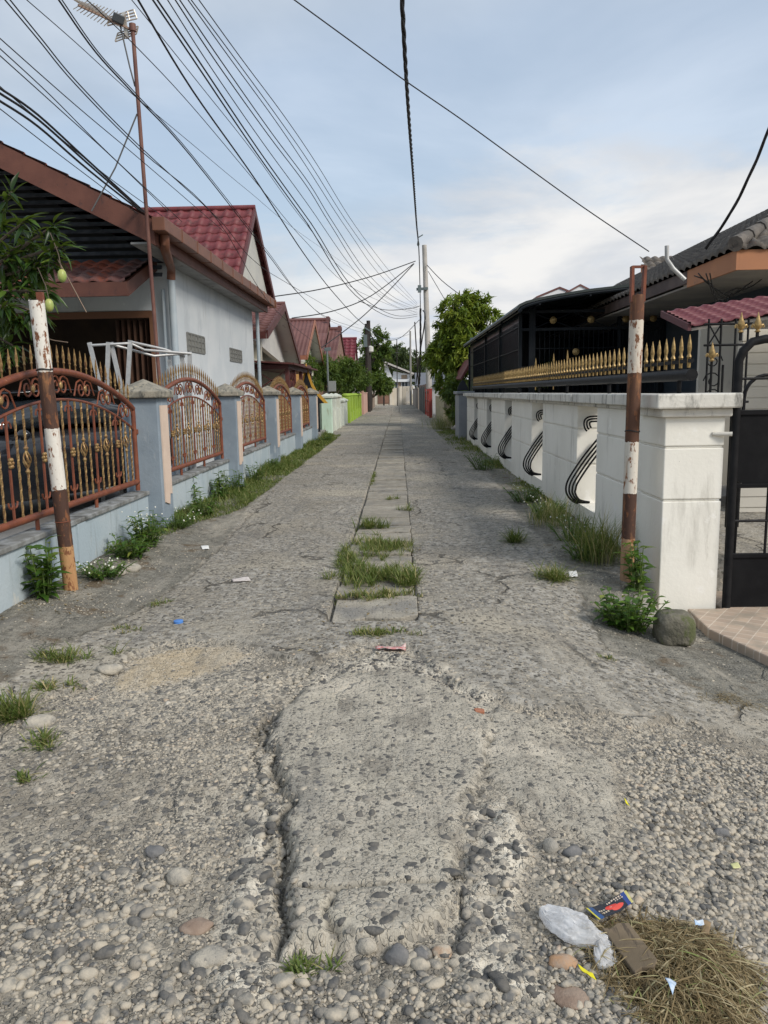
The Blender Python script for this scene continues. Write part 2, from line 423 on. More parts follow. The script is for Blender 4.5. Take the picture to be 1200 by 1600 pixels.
# tiled driveway right
t = NT('driveway_tiles')
bk = t.new('ShaderNodeTexBrick'); t.put(bk.inputs['Vector'], t.mapped((1, 1, 1), None, (0, 0, .62)))
bk.offset = 0.0; bk.inputs['Scale'].default_value = 1.0
bk.inputs['Brick Width'].default_value = .11; bk.inputs['Row Height'].default_value = .11
bk.inputs['Mortar Size'].default_value = .0035; bk.inputs['Color1'].default_value = (.52, .40, .30, 1); bk.inputs['Color2'].default_value = (.40, .31, .24, 1)
bk.inputs['Mortar'].default_value = (.62, .54, .44, 1); bk.inputs['Bias'].default_value = .1
t.base(t.mix(t.mr(t.noise(5, 5), .45, .7), bk.outputs['Color'], (.33, .28, .22)), .55)
tag(MB().prism([(2.36, 5.75), (2.52, 5.1), (2.75, 4.3), (3.2, 3.2), (4.2, 1.2), (30, 1.2), (30, 11.2), (2.7, 11.2), (2.7, 6.3), (2.4, 6.3)], 'z', -.4, -.235).build('driveway', t.m, bevel=.012), kind='structure')

# ------------------------------------------------------------------ pebbles: real stones over the near ground
def ico(sub):
    import bmesh
    bm = bmesh.new(); bmesh.ops.create_icosphere(bm, subdivisions=sub, radius=1)
    V = np.array([v.co[:] for v in bm.verts]); Fa = np.array([[v.index for v in f.verts] for f in bm.faces]); bm.free(); return V, Fa
def pebble_mesh(P, R3, rot, rnd, sub, rs):
    V0, F0 = ico(sub); n = len(P); k = len(V0)
    bumps = 1 + .16 * rs.randn(n, k, 1) * (1 if sub == 1 else .35)
    # knock the ellipsoids about: flattened faces turned every way
    q_ = rs.randn(n, 3, 3); q_, _r = np.linalg.qr(q_)
    W = np.einsum('kc,nij->nkj', V0, q_) * 0 + np.einsum('kc,ncj->nkj', V0, q_)
    pw = rs.uniform(.55, 1.0, n)[:, None, None]
    W = np.sign(W) * np.abs(W) ** pw
    W = np.einsum('nkj,ncj->nkc', W, q_); W = W / np.sqrt((W ** 2).sum(-1)).mean(-1)[:, None, None]
    V = W * R3[:, None, :] * bumps
    # tilt then turn
    ta = rs.randn(n) * .28; ca, sa = np.cos(ta)[:, None], np.sin(ta)[:, None]
    y_, z_ = V[..., 1] * ca - V[..., 2] * sa, V[..., 1] * sa + V[..., 2] * ca
    cr, sr = np.cos(rot)[:, None], np.sin(rot)[:, None]
    x2, y2 = V[..., 0] * cr - y_ * sr, V[..., 0] * sr + y_ * cr
    V = np.stack([x2, y2, z_], -1) + P[:, None, :]
    Fa = (F0[None] + (np.arange(n) * k)[:, None, None]).reshape(-1, 3)
    return V.reshape(-1, 3), Fa, np.repeat(rnd, k)
t = NT('pebbles')
pc = t.ramp(t.attr('rnd'), [(0, (.065, .065, .064)), (.2, (.115, .114, .11)), (.45, (.23, .218, .19)), (.7, (.35, .315, .255)), (.88, (.47, .41, .31)), (.95, (.36, .25, .17)), (1, (.60, .57, .50))])
pc = t.mix(t.math('MULTIPLY', t.mr(t.noise(38, 4), .34, .64, 0, .9), t.mr(t.attr('rnd'), .08, .35, .2, 1)), pc, (.45, .395, .31))
t.base(pc, .75, 0, .35); t.bump(t.noise(160, 3), .002)
MATS['pebble'] = t.m
rs = np.random.RandomState(5)
def scatter(N, rlo, rhi, sub, dens, seedy, ya=1.15, yb=5.85):
    """dens(m, x, y) -> probability, embed(0..1), tone shift"""
    x = rs.uniform(-2.9, 3.3, N); y = ya + (rs.rand(N) ** 1.35) * (yb - ya)
    ok = np.abs(x) < .62 * (y + .55) + .15
    x, y = x[ok], y[ok]
    m = zones(x, y); p, emb, tone = dens(m, x, y)
    keep = rs.rand(len(x)) < p
    x, y, emb, tone = x[keep], y[keep], emb[keep], tone[keep]
    n = len(x); u = rs.rand(n) ** 2.2
    if rhi > .02: rhi = rhi * np.where(x > .35, .62, 1.0) * np.where(y > 3.2, .8, 1.0)
    r = rlo + (rhi - rlo) * u
    R3 = np.stack([r * rs.uniform(1.0, 1.55, n), r * rs.uniform(.75, 1.05, n), r * rs.uniform(.5, .8, n)], -1)
    z = height(x, y) + R3[:, 2] * (.35 - 1.15 * emb)
    rnd = np.clip(rs.beta(1.35, 1.9, n) + tone, 0, 1)
    return pebble_mesh(np.stack([x, y, z], -1), R3, rs.uniform(0, 6.28, n), rnd, sub, rs)
def d_small(m, x, y):
    loose = np.maximum(m['grav'], 0); slab = np.maximum(m['slab'], m['slabb'])
    base = .80 * m['near'] * (.06 + S(vnoise(x, y, 2.2, 77) + .6 * vnoise(x, y, 6.0, 79) + .5, .3, .75))
    loose = loose * (.35 + .65 * S(vnoise(x, y, 3.1, 80) + .5, .3, .6))
    p = np.maximum(base, .98 * loose) * (1 - .93 * slab) * (1 - .65 * m['rub']) * (1 - .9 * m['sand'])
    p = np.maximum(p, .02 + .0 * x) * (y < 5.6)
    emb = np.where(loose > .5, rs.rand(len(x)) * .35, .35 + .35 * rs.rand(len(x)))
    return p, emb, np.where(slab + m['rub'] > .5, -.3, 0.0)
def d_big(m, x, y):
    loose = m['grav']; slab = np.maximum(m['slab'], m['slabb'])
    pat = S(vnoise(x, y, 1.6, 88) + .5, .35, .75)
    rt_ = S(x, .3, .8)
    p = .36 * m['near'] * (.1 + pat) + .9 * loose * np.maximum(.2 + .8 * pat, rt_)
    p = np.where(slab > .5, .12, p); p = np.where((m['rub'] > .5) & (slab < .5), .34, p)
    p = p * (1 - .9 * m['sand'])
    emb = np.where(loose > .5, rs.rand(len(x)) * .5, .6 + .25 * rs.rand(len(x)))
    emb = np.where(slab > .5, .80 + .08 * rs.rand(len(x)), emb)
    emb = np.where((m['rub'] > .5) & (slab < .5), .55 + .25 * rs.rand(len(x)), emb)
    return p, emb, np.where((slab > .5) | (m['rub'] > .5), -.33, 0.0)
parts = [scatter(170000, .004, .012, 1, d_small, 0), scatter(82000, .0075, .025, 2, d_big, 1)]
rs = np.random.RandomState(6)
def d_far(m, x, y):
    p = .05 + .30 * m['shl'] * S(vnoise(x, y, 2.0, 101) + .5, .4, .7) + .25 * np.exp(-((np.abs(x + .19) - .36) / .05) ** 2)
    return p, .2 + .3 * rs.rand(len(x)), 0 * x
parts.append(scatter(60000, .003, .010, 1, d_far, 2, 5.4, 12.0))
o_ = 0; Vs, Fs, Rr = [], [], []
for V, Fa, r in parts: Vs.append(V); Fs.append(Fa + o_); Rr.append(r); o_ += len(V)
tag(npmesh('gravel', np.concatenate(Vs), np.concatenate(Fs), MATS['pebble'], None, True, {'rnd': np.concatenate(Rr)}), 'grey and tan river pebbles loose and bedded in the worn lane', 'gravel', None, 'stuff')

# separate stones one can pick out
m_stone = nm('pale_stone', (.42, .38, .31), (.30, .28, .24), 25, .9, bump=.006, bs=90, spots=[((.16, .15, .14), (60, 60, 60), .6, .7)])
m_dstone = nm('dark_stone', (.13, .13, .13), (.21, .20, .19), 18, .85, bump=.004, bs=90)
m_bstone = nm('brown_stone', (.22, .155, .115), (.29, .22, .17), 18, .85, bump=.004, bs=90)
def stone(px, py, r, sq, mat, label, seed, ang=0.0, sink=.42):
    g = PG(px, py); z = hz(g.x, g.y)
    g = PG(px, py, z); z = hz(g.x, g.y)
    V, Fa = ico(3); q = np.random.RandomState(seed)
    w = 1 + .22 * fbm(V[:, 0] * 1.0 + V[:, 2] * .8, V[:, 1] + seed, 1.3, seed, 3) * 1.4
    w = w + .07 * fbm(V[:, 0] + V[:, 2], V[:, 1] - V[:, 2], 4.5, seed + 9, 3)
    V = V * w[:, None] * np.array(sq)[None] * r
    c, s_ = math.cos(ang), math.sin(ang)
    V = np.stack([V[:, 0] * c - V[:, 1] * s_, V[:, 0] * s_ + V[:, 1] * c, V[:, 2]], -1) + np.array([g.x, g.y, z + r * sq[2] * (1 - 2 * sink)])
    o = npmesh('stone', V, Fa, mat, None, True, None, (g.x, g.y, z))
    return tag(o, label, 'stone')
stone(278, 1375, .042, (1, .8, .75), m_stone, 'pale angular stone standing out of the rubble left of the big slab', 3)
stone(328, 1500, .055, (1.0, .7, .45), m_stone, 'speckled pale lump of old concrete at the lower left of the slab', 4, .4)
stone(305, 1450, .045, (1.2, .8, .4), m_bstone, 'flat reddish brown stone among the pebbles left of the slab', 5, .2)
stone(242, 1332, .033, (1.1, .9, .7), m_dstone, 'dark rounded cobble in the rubble to the left of the slab', 6)
stone(172, 1055, .055, (1.4, .8, .6), m_stone, 'pale broken stone lying at the left end of the sandy patch', 7, .3)
stone(203, 887, .085, (1.1, .75, .6), m_stone, 'white stone lying against the weeds by the left rusty post', 8)
stone(172, 890, .11, (1.2, .7, .45), m_stone, 'low grey white lump half hidden in the weeds by the left post', 18)
stone(622, 1498, .036, (1, .9, .8), m_dstone, 'round dark cobble below the lower edge of the big slab', 9)
stone(575, 1488, .03, (1, .8, .8), m_stone, 'grey rounded cobble touching the lower edge of the big slab', 10)
stone(660, 1492, .026, (1.1, .8, .7), m_dstone, 'small dark cobble right of the slab lower edge', 11)
stone(890, 1560, .05, (1.0, .9, .3), m_bstone, 'broad brown cobble left of the dry grass heap', 12)
stone(880, 1505, .032, (1.2, .9, .6), nm('orange_stone', (.42, .25, .14), (.36, .27, .2), 30, .9, bump=.003), 'orange brown stone below the white plastic bag', 13)
stone(1127, 1295, .026, (1.2, .9, .7), m_dstone, 'dark oval pebble alone in the gravel at the right', 14, .2)
stone(860, 1325, .036, (.8, 1.0, .85), m_stone, 'pale cobble in the hollow below the broken slab', 15)
stone(895, 1335, .03, (1.1, .8, .7), m_dstone, 'grey cobble in the hollow right of the pale one', 16)
stone(60, 1130, .075, (1.1, .7, .5), m_stone, 'pale broken kerb stone in the grass at the left', 17, .5)
# dark block by the white pillar
g = PG(1060, 1003, -.2)
V, Fa = ico(4)
V = np.sign(V) * np.abs(V) ** .62
w = 1 + .12 * fbm(V[:, 0] + V[:, 2], V[:, 1] - V[:, 2] * .5, 1.8, 71, 4)
V = V * w[:, None] * np.array([.135, .125, .13])
V = V + np.array([g.x, g.y + .1, -.13])
tag(npmesh('boulder', V, Fa, nm('mossy_block', (.10, .095, .07), (.17, .155, .12), 9, .95, bump=.015, bs=35, spots=[((.10, .11, .05), (14, 14, 5), .5, .62)]), None, True, None, (g.x, g.y + .1, -.25)), 'dark mossy boulder at the foot of the white wall end', 'boulder')

# ------------------------------------------------------------------ drain slabs along the middle
t = NT('slab_concrete')
c = t.mix(t.mr(t.noise(9, 5), .3, .7), (.27, .245, .20), (.37, .335, .275))
c = t.mix(t.mr(t.noise(1.7, 5, .6), .5, .66), c, (.22, .21, .19))
c2, s1 = stones(50, .5, c, (.13, .13, .12), (.34, .31, .27), .8)
oi = t.new('ShaderNodeObjectInfo').outputs['Random']
c2 = t.mix(t.mr(oi, .0, 1.0, .0, .45), c2, (.18, .165, .135))
c2 = t.mix(t.mr(t.noise(4, 5), .5, .7, 0, .4), c2, (.44, .41, .34))
t.base(c2, .92, 0, .25); t.bump(t.math('ADD', s1, t.noise(60, 4)), .008)
MATS['slab'] = t.m
rr = random.Random(3)
y = 5.32; k = 0
while y < 62:
    ln = rr.uniform(.48, .62); w = rr.uniform(.60, .635); broken = y < 8.9
    zc = max(hz(-.60, y + .3), hz(.22, y + .3)) - .018 + rr.uniform(-.006, .008) + (.0 if not broken else rr.uniform(-.022, .004))
    mb = MB()
    x0 = -.19 - w / 2 + (rr.uniform(-.02, .02) if broken else 0)
    z0 = .02
    n = 5 if broken else 3
    top = []; jag = (.035 if broken else .006)
    pts = [(x0 + w * i / n, y + rr.uniform(-jag, jag) * (i not in ())) for i in range(n + 1)] + [(x0 + w * (n - i) / n, y + ln - (.045 if y < 11 else .085 if y < 20 else .13) + rr.uniform(-jag, jag)) for i in range(n + 1)]
    mb.prism(pts, 'z', zc - .06, zc + .022)
    o = mb.build('drain_cover', MATS['slab'], bevel=.008, loc=(-.19, y + ln / 2, zc - .06))
    o.rotation_euler = (rr.gauss(0, .012 if not broken else .05), rr.gauss(0, .01 if not broken else .05), rr.gauss(0, .008 if not broken else .05))
    tag(o, 'rough grey concrete slab in the row covering the drain down the middle of the lane', 'drain cover', 'drain cover slabs along the middle of the lane')
    y += ln; k += 1
# ================================================================== LEFT SIDE
m_blue = nm('pale_blue_paint', (.36, .43, .47), (.43, .49, .52), 1.6, .8, bump=.004, bs=30, spots=[((.22, .25, .25), (7, 7, .9), .55, .75), ((.50, .52, .50), (5, 5, 3), .62, .7), ((.34, .20, .15), (14, 14, 9), .70, .74)])
m_bluegrey = nm('blue_grey_paint', (.20, .245, .29), (.25, .30, .345), 2.2, .8, bump=.003, bs=30, spots=[((.33, .37, .40), (6, 6, 2), .58, .7), ((.13, .14, .14), (8, 8, 1.2), .6, .78)])
m_cap = nm('mossy_concrete_cap', (.33, .30, .24), (.20, .19, .16), 9, .95, bump=.008, bs=50, spots=[((.09, .09, .08), (14, 14, 8), .52, .66), ((.42, .36, .24), (10, 10, 10), .62, .7)])
m_pink = nm('cream_pink_tile', (.66, .52, .42), (.60, .47, .38), 5, .6, spots=[((.48, .40, .33), (8, 8, 3), .6, .75)])
m_coping = nm('stained_coping', (.27, .28, .28), (.16, .16, .15), 7, .9, bump=.004, spots=[((.08, .08, .075), (4, 4, 4), .5, .66)])
WX = -2.86      # street face of the low wall
Y0 = 4.62; PITCHL = 4.2
wall = T('boundary_wall', 'pale blue low wall with blue grey pillars and mossy pointed caps along the left of the lane', 'wall', (WX, Y0, 0))
pil = [Y0 + PITCHL * i for i in range(6)]
for i, yy in enumerate(pil):
    p = MB().box(WX - .24, WX + .17, yy - .2, yy + .2, -.1, 1.585).build('pillar', m_bluegrey, wall, bevel=.012)
    cp = MB()
    cp.box(WX - .30, WX + .23, yy - .26, yy + .26, 1.585, 1.665)
    cp.build('pillar_cap', m_cap, p, bevel=.015)
    cp = MB().add([(WX - .30, yy - .26, 1.66), (WX + .23, yy - .26, 1.66), (WX + .23, yy + .26, 1.66), (WX - .30, yy + .26, 1.66), (WX - .035, yy, 1.80)], [(0, 1, 4), (1, 2, 4), (2, 3, 4), (3, 0, 4), (3, 2, 1, 0)])
    cp.build('cap_top', m_cap, p, bevel=.01)
    MB().prism([(yy - .13, .44 if i != 1 else .40), (yy + .02, .44 if i != 1 else .36), (yy + .05, .48), (yy + .13, .47), (yy + .13, 1.50), (yy - .13, 1.50)], 'x', WX + .171, WX + .186).build('tile_panel', m_pink, p)
for i in range(6):
    a = pil[i - 1] + .2 if i else 2.6
    b = pil[i] - .2
    MB().box(WX - .16, WX, a, b, -.1, .50).build('low_wall', m_blue, wall)
    MB().box(WX - .19, WX + .025, a, b, .501, .545).build('coping', m_coping, wall, bevel=.008)
    if i:
        ym = (a + b) / 2
        MB().box(WX - .10, WX + .018, ym - .09, ym + .09, -.05, .499).build('buttress', m_blue, wall)

# --- wrought iron panels
m_rust = nm('red_brown_paint', (.20, .062, .03), (.145, .045, .025), 8, .55, .0, .002, 60, spots=[((.13, .05, .03), (20, 20, 12), .58, .7), ((.40, .16, .08), (15, 15, 15), .66, .72)])
m_gold = nm('dull_gold_paint', (.36, .24, .10), (.21, .115, .05), 30, .42, .35, 0, spots=[((.16, .07, .035), (40, 40, 25), .58, .68)])
FX = WX - .08
def arch(s, L): return 1.47 + .36 * max(0, math.sin(PI * s / L)) ** .85
def fence_panel(y0, L, label):
    rt = T('iron_railing', label, 'railing', (FX, y0, .545), 'arched wrought iron panels of the left wall')
    V = lambda s, z, dx=0: (FX + dx, y0 + s, z)
    MB().tube([V(0, .66), V(L, .66)], .030, 10).build('bottom_rail', m_rust, rt, True)
    for s in (0, L):
        q = 1 if s else -1
        MB().tube([V(s, .56), V(s, 1.47)], .026, 10).box(FX - .02, FX + .02, y0 + s + (.02 if s else -.08), y0 + s + (.08 if s else -.02), 1.19, 1.24).build('end_post', m_rust, rt, True)
    for s in (L * .33, L * .67): MB().tube([V(s, .546), V(s, .66)], .018, 8).build('foot', m_rust, rt, True)
    N = 36
    MB().tube([V(L * i / N, arch(L * i / N, L)) for i in range(N + 1)], .030, 10).build('top_rail', m_rust, rt, True)
    MB().tube([V(L * i / N, arch(L * i / N, L) - .24) for i in range(N + 1)], .013, 6).build('inner_rail', m_rust, rt, True)
    sc = MB()
    def spiral(cs, cz, r, a0, turns, sgn):
        pts = []
        for k in range(15):
            a = a0 + sgn * turns * 2 * PI * k / 14; q = r * (1 - .72 * k / 14)
            pts.append(V(cs + q * math.cos(a), cz + q * math.sin(a)))
        sc.tube(pts, .008, 5)
    ns = 7
    for k in range(ns):
        s = L * (k + .5) / ns; zc = arch(s, L) - .12
        for q in (-1, 1):
            spiral(s + q * .075, zc, .085, PI / 2, 1.3, q)
            sc.tube([V(s + q * .075, zc + .085), V(s + q * .16, zc + .06), V(s + q * .23, zc - .06)], .008, 5)
    sc.build('scrollwork', m_rust, rt, True)
    for k in range(ns):
        s = L * (k + .5) / ns; zc = arch(s, L) - .12
        MB().ball(V(s, zc, .012), .03, 8, 5, (.5, .8, 1.2)).build('rosette', m_gold, rt, True)
    n = 25; step = L / (n + 1)
    for k in range(1, n + 1):
        s = k * step; zt = arch(s, L) - .24
        if k % 4 == 2:                                   # plain bar ending in hooks, with a flower boss
            b = MB().tube([V(s, .66), V(s, zt)], .012, 6)
            for zq, sg in ((zt - .10, 1), (.82, -1)):
                for q in (-1, 1):
                    b.tube([V(s, zq - sg * .06)] + [V(s + q * (.035 - .035 * math.cos(a)), zq + sg * .045 * math.sin(a) * (1 if a < PI else .6)) for a in (.5, 1.0, 1.6, 2.2, 2.8, 3.3)], .008, 5)
            bo = b.build('hooked_bar', m_rust, rt, True)
            f = MB()
            for a in range(6): f.ball(V(s + .022 * math.cos(a * PI / 3), 1.12 + .03 * math.sin(a * PI / 3), .014), .017, 6, 4)
            f.build('flower_boss', m_gold, bo, True)
        else:
            M_ = 40; b = MB().tube([V(s, .66 + (zt - .66) * i / M_) for i in range(M_ + 1)], .0105, 4, twist=.42)
            if k % 4 == 0:
                for a in range(5):
                    b.tube([V(s + .030 * math.sin(PI * i / 8) * math.cos(a * 1.2566 + i * .25), 1.05 + .15 * i / 8, .030 * math.sin(PI * i / 8) * math.sin(a * 1.2566 + i * .25)) for i in range(9)], .0055, 4)
                for zq in (1.03, 1.215): b.lathe([(.004, -.03), (.02, 0), (.004, .03)], V(s, zq), 8)
            b.build('twisted_bar', m_gold, rt, False)
    for k in range(1, 30):
        s = L * k / 30; z = arch(s, L)
        MB().lathe([(.007, -.01), (.007, .05), (.013, .058), (.008, .068), (.009, .085), (.014, .105), (.009, .15), (.002, .205)], V(s, z + .02), 6).build('spearhead', m_gold, rt, True)
    return rt
LP = PITCHL - .4 - .16
labs = ['nearest arched wrought iron panel, rust red and gold, behind the left striped post',
        'second arched iron panel, red brown and gold, beyond the first mossy capped pillar',
        'third arched red brown iron panel along the left wall',
        'fourth arched red brown iron panel along the left wall',
        'fifth and farthest arched iron panel, just before the mint green wall']
fp = fence_panel(pil[0] + .28, LP, labs[0])
for i in range(1, 5):
    c = ctree(fp); c.location = (FX, pil[i] + .28, .545); c['label'] = labs[i]

# --- tile roofs
def tile_roof(name, mat, parent, O, U, Vd, L, H, tw, th, amp, step, cl=0.0, cr=0.0, style='wave', spt=8):
    """O eave corner, U along the eave, Vd up the slope; cl / cr cut the sides (hip or gable)"""
    O, U, Vd = Vector(O), Vector(U).normalized(), Vector(Vd).normalized()
    Nn = U.cross(Vd).normalized()
    if Nn.z < 0: Nn = -Nn
    nu = max(2, int(L / tw * spt)); rows = max(1, round(H / th)); th = H / rows
    u = np.linspace(0, L, nu + 1); ph = u / tw * 2 * PI
    if style == 'wave': w = amp * (.5 + .5 * np.cos(ph))
    elif style == 'round': w = amp * np.abs(np.cos(ph / 2))
    else: w = amp * np.maximum(0, np.cos(ph)) ** .7
    o_, U_, V_, N_ = (np.array(q) for q in (O, U, Vd, Nn))
    Vs, Fs = [], []; base = 0
    for r in range(rows):
        v0, v1 = r * th, (r + 1) * th
        for v, up in ((v0 - .02, 0), (v0 - .02, step), (v1, 0.004)):
            uu = np.clip(u, cl * max(v, 0), L - cr * max(v, 0))
            z = w + up
            if up == 0: z = w * .9 - .012
            Vs.append(o_ + uu[:, None] * U_ + v * V_ + z[:, None] * N_)
        k = nu + 1
        for q in range(2):
            a = base + q * k + np.arange(nu)
            Fs.append(np.stack([a, a + 1, a + 1 + k, a + k], -1))
        base += 3 * k
    return npmesh(name, np.concatenate(Vs), np.concatenate(Fs), mat, parent, False)
def slab3(pts, th, name, mat, parent, **kw):
    """flat polygon with thickness downward along its normal"""
    P = [Vector(p) for p in pts]; n = (P[1] - P[0]).cross(P[2] - P[0]).normalized()
    if n.z > 0: n = -n
    k = len(P); mb = MB(); mb.add(P + [p + n * th for p in P], [tuple(range(k)), tuple(range(2 * k - 1, k - 1, -1))] + [(i, (i + 1) % k, k + (i + 1) % k, k + i) for i in range(k)])
    return mb.build(name, mat, parent, **kw)
m_tile_mar = nm('maroon_metal_tile', (.15, .034, .04), (.185, .05, .052), 2.5, .5, bump=.0, spots=[((.10, .035, .035), (5, 5, 2), .5, .66), ((.22, .10, .09), (9, 9, 9), .62, .72)])
m_tile_old = nm('faded_red_tile', (.17, .075, .065), (.13, .08, .075), 2.0, .8, bump=.004, spots=[((.26, .075, .045), (1.2, 1.2, 1.2), .53, .63), ((.07, .06, .06), (7, 7, 5), .56, .7)])
m_brownwood = nm('brown_painted_board', (.115, .045, .032), (.145, .058, .04), 3, .6, bump=.002, spots=[((.07, .035, .03), (9, 2, 6), .58, .72)])
m_gutter = nm('copper_brown_gutter', (.20, .085, .05), (.165, .07, .042), 3, .5, spots=[((.09, .05, .035), (8, 3, 6), .58, .7)])
m_hwall = nm('weathered_pale_wall', (.55, .585, .605), (.62, .645, .655), 1.1, .85, bump=.004, bs=25, spots=[((.50, .53, .55), (2, 2, .9), .52, .68), ((.36, .36, .34), (5, 5, .5), .60, .80), ((.74, .76, .77), (5, 5, 5), .68, .74)])
m_soffit = nm('grey_soffit', (.33, .33, .32), (.24, .24, .235), 2, .9, spots=[((.14, .13, .12), (5, 3, 5), .58, .7)])
m_darkslat = nm('dark_louver', (.05, .058, .07), (.085, .095, .11), 6, .6, spec=.15)
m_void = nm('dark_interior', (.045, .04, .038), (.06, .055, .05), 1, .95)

# --- house with the carport gable
HX = -4.1
h1 = T('house', 'pale weathered house with brown gable eaves and a maroon tiled cross roof on the left', 'house', (HX, 14.3, .15))
SL = .51
w = MB().box(HX - .18, HX, 14.3, 22.3, .1, 3.98)
w.box(-13, HX - .18, 22.12, 22.3, .1, 3.98); w.box(-13, -12.8, 14.3, 22.12, .1, 3.98)
w.box(-12.8, HX - .18, 14.3, 14.48, 3.15, 3.98); w.box(-12.8, -9.4, 14.3, 14.48, .1, 3.15); w.box(HX - .38, HX - .18, 14.3, 14.48, .1, 3.15)
w.build('wall', m_hwall, h1)
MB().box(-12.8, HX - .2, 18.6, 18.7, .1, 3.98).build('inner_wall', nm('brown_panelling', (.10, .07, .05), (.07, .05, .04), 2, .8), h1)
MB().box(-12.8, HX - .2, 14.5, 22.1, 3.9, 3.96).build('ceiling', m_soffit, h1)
# folding door at the right of the opening
pts = []; xa, xb = -5.15, -4.5; nfold = 12
for i in range(nfold + 1): pts.append((xa + (xb - xa) * i / nfold, 14.42 + (.07 if i % 2 else -.07)))
pts += [(x, y + .02) for x, y in reversed(pts)]
MB().prism(pts, 'z', .15, 3.0).build('folding_door', nm('brown_folding_door', (.085, .045, .03), (.06, .035, .025), 5, .55), h1)
MB().box(-9.4, -4.44, 14.27, 14.34, 3.02, 3.14).box(-4.5, -4.44, 14.27, 14.34, .15, 3.02).build('door_frame', nm('brown_frame', (.16, .075, .04), None, 3, .6), h1)
# gable louvers between the eave line and the lean-to
EZ = 4.20; EXx = -3.72
sl = MB(); z = 3.72; Yg = 13.95
while z < 6.4:
    xr = EXx - max(0, (z + .05 - EZ)) / SL - (.40 if z < 4.1 else .03)
    sl.obox(((xr - 12.6) / 2, Yg, z), (xr + 12.6, .02, .075), (math.radians(-32), 0, 0)); z += .125
sl.build('louvers', m_darkslat, h1)
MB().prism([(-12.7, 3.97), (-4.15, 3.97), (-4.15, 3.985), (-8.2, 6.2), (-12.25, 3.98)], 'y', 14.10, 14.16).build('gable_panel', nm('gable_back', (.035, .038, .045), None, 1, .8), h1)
# main roof
RX, RZ_ = -8.2, EZ + .06 + (8.2 - 3.72) * SL
hyp = math.hypot(1, SL)
tile_roof('roof', m_tile_old, h1, (EXx, 12.22, EZ + .06), (0, 1, 0), (-1, 0, SL), 10.3, 4.48 * hyp, .28, .36, .035, .025)
tile_roof('roof', m_tile_old, h1, (2 * RX - EXx, 12.22, EZ + .06), (0, 1, 0), (1, 0, SL), 10.3, 4.48 * hyp, .28, .36, .035, .025)
for s in (1, -1):
    X = lambda x: x if s == 1 else 2 * RX - x
    slab3([(X(EXx), 12.3, EZ + .02), (X(EXx), 22.5, EZ + .02), (RX, 22.5, RZ_ - .04), (RX, 12.3, RZ_ - .04)], .05, 'roof_deck', m_soffit, h1)
    MB().prism([(X(EXx + .02), EZ - .30), (X(EXx + .02), EZ + .07), (RX, RZ_ + .02), (RX, RZ_ - .35)], 'y', 12.24, 12.29).build('barge_board', m_brownwood, h1)
# eave: soffit, fascia, gutter in lengths
MB().box(-4.095, -3.74, 12.3, 22.6, 3.93, 3.96).build('soffit', m_soffit, h1)
MB().box(-3.76, -3.70, 12.32, 22.6, 3.92, 4.20).build('fascia', m_brownwood, h1)
gt = MB(); y = 12.12
while y < 22.3:
    gt.box(-3.695, -3.50, y, min(y + .98, 22.6), 4.09, 4.29); gt.box(-3.70, -3.488, y + .965, y + .995, 4.08, 4.30); y += .98
gt.build('gutter', m_gutter, h1, bevel=.01)
dp = MB().tube([(-3.62, 12.5, 4.09), (-3.62, 12.5, 3.97), (-3.66, 12.62, 3.90), (-3.95, 13.9, 3.85), (-4.0, 14.1, 3.80), (-4.02, 14.13, 3.66)], .075, 12)
dp.build('downpipe_elbow', m_gutter, h1, True)
MB().tube([(-4.02, 14.13, 3.66), (-4.02, 14.13, .15)], .066, 12).tube([(-4.2, 14.2, 3.5), (-4.2, 14.2, .15)], .035, 8).build('downpipe', nm('pipe_paint', (.36, .42, .46), (.42, .47, .5), 3, .7), h1, True)
MB().tube([(-3.98, 22.42, 4.05), (-3.98, 22.42, .15)], .05, 10).build('downpipe', MATS['pipe_paint'], h1, True)
m_vent = nm('dusty_vent', (.17, .17, .16), (.22, .22, .20), 20, .9)
for ya, yb, za, zb in ((15.25, 16.6, 2.48, 2.82), (19.1, 20.5, 2.44, 2.74)):
    v = MB(); v.box(HX - .05, HX + .004, ya, yb, za, zb)
    n = 5
    for i in range(n + 1):
        yy = ya + (yb - ya) * i / n; v.box(HX, HX + .022, yy - .022, yy + .022, za, zb)
    for i in range(4):
        zz = za + (zb - za) * i / 3; v.box(HX + .001, HX + .016, ya, yb, zz - .015, zz + .015)
    v.build('wall_vent', m_vent, h1)
# lean-to tiled canopy over the carport opening
LT0, LT1 = (-4.34, 12.7, 3.44), 4.02
sv = Vector((0, 1.45, .56)); Ls = sv.length
tile_roof('canopy_roof', m_tile_old, h1, (-12.4, 12.62, 3.42), (1, 0, 0), sv, 8.08, Ls, .27, .34, .045, .03)
MB().box(-12.4, -4.30, 12.60, 12.65, 3.20, 3.42).build('canopy_fascia', m_brownwood, h1)
MB().prism([(12.66, 3.20), (14.28, 3.84), (14.28, 4.06), (12.66, 3.43)], 'x', -4.35, -4.30).build('canopy_side_board', m_brownwood, h1)
slab3([(-12.4, 12.66, 3.38), (-4.36, 12.66, 3.38), (-4.36, 14.2, 3.97), (-12.4, 14.2, 3.97)], .03, 'canopy_deck', m_void, h1)
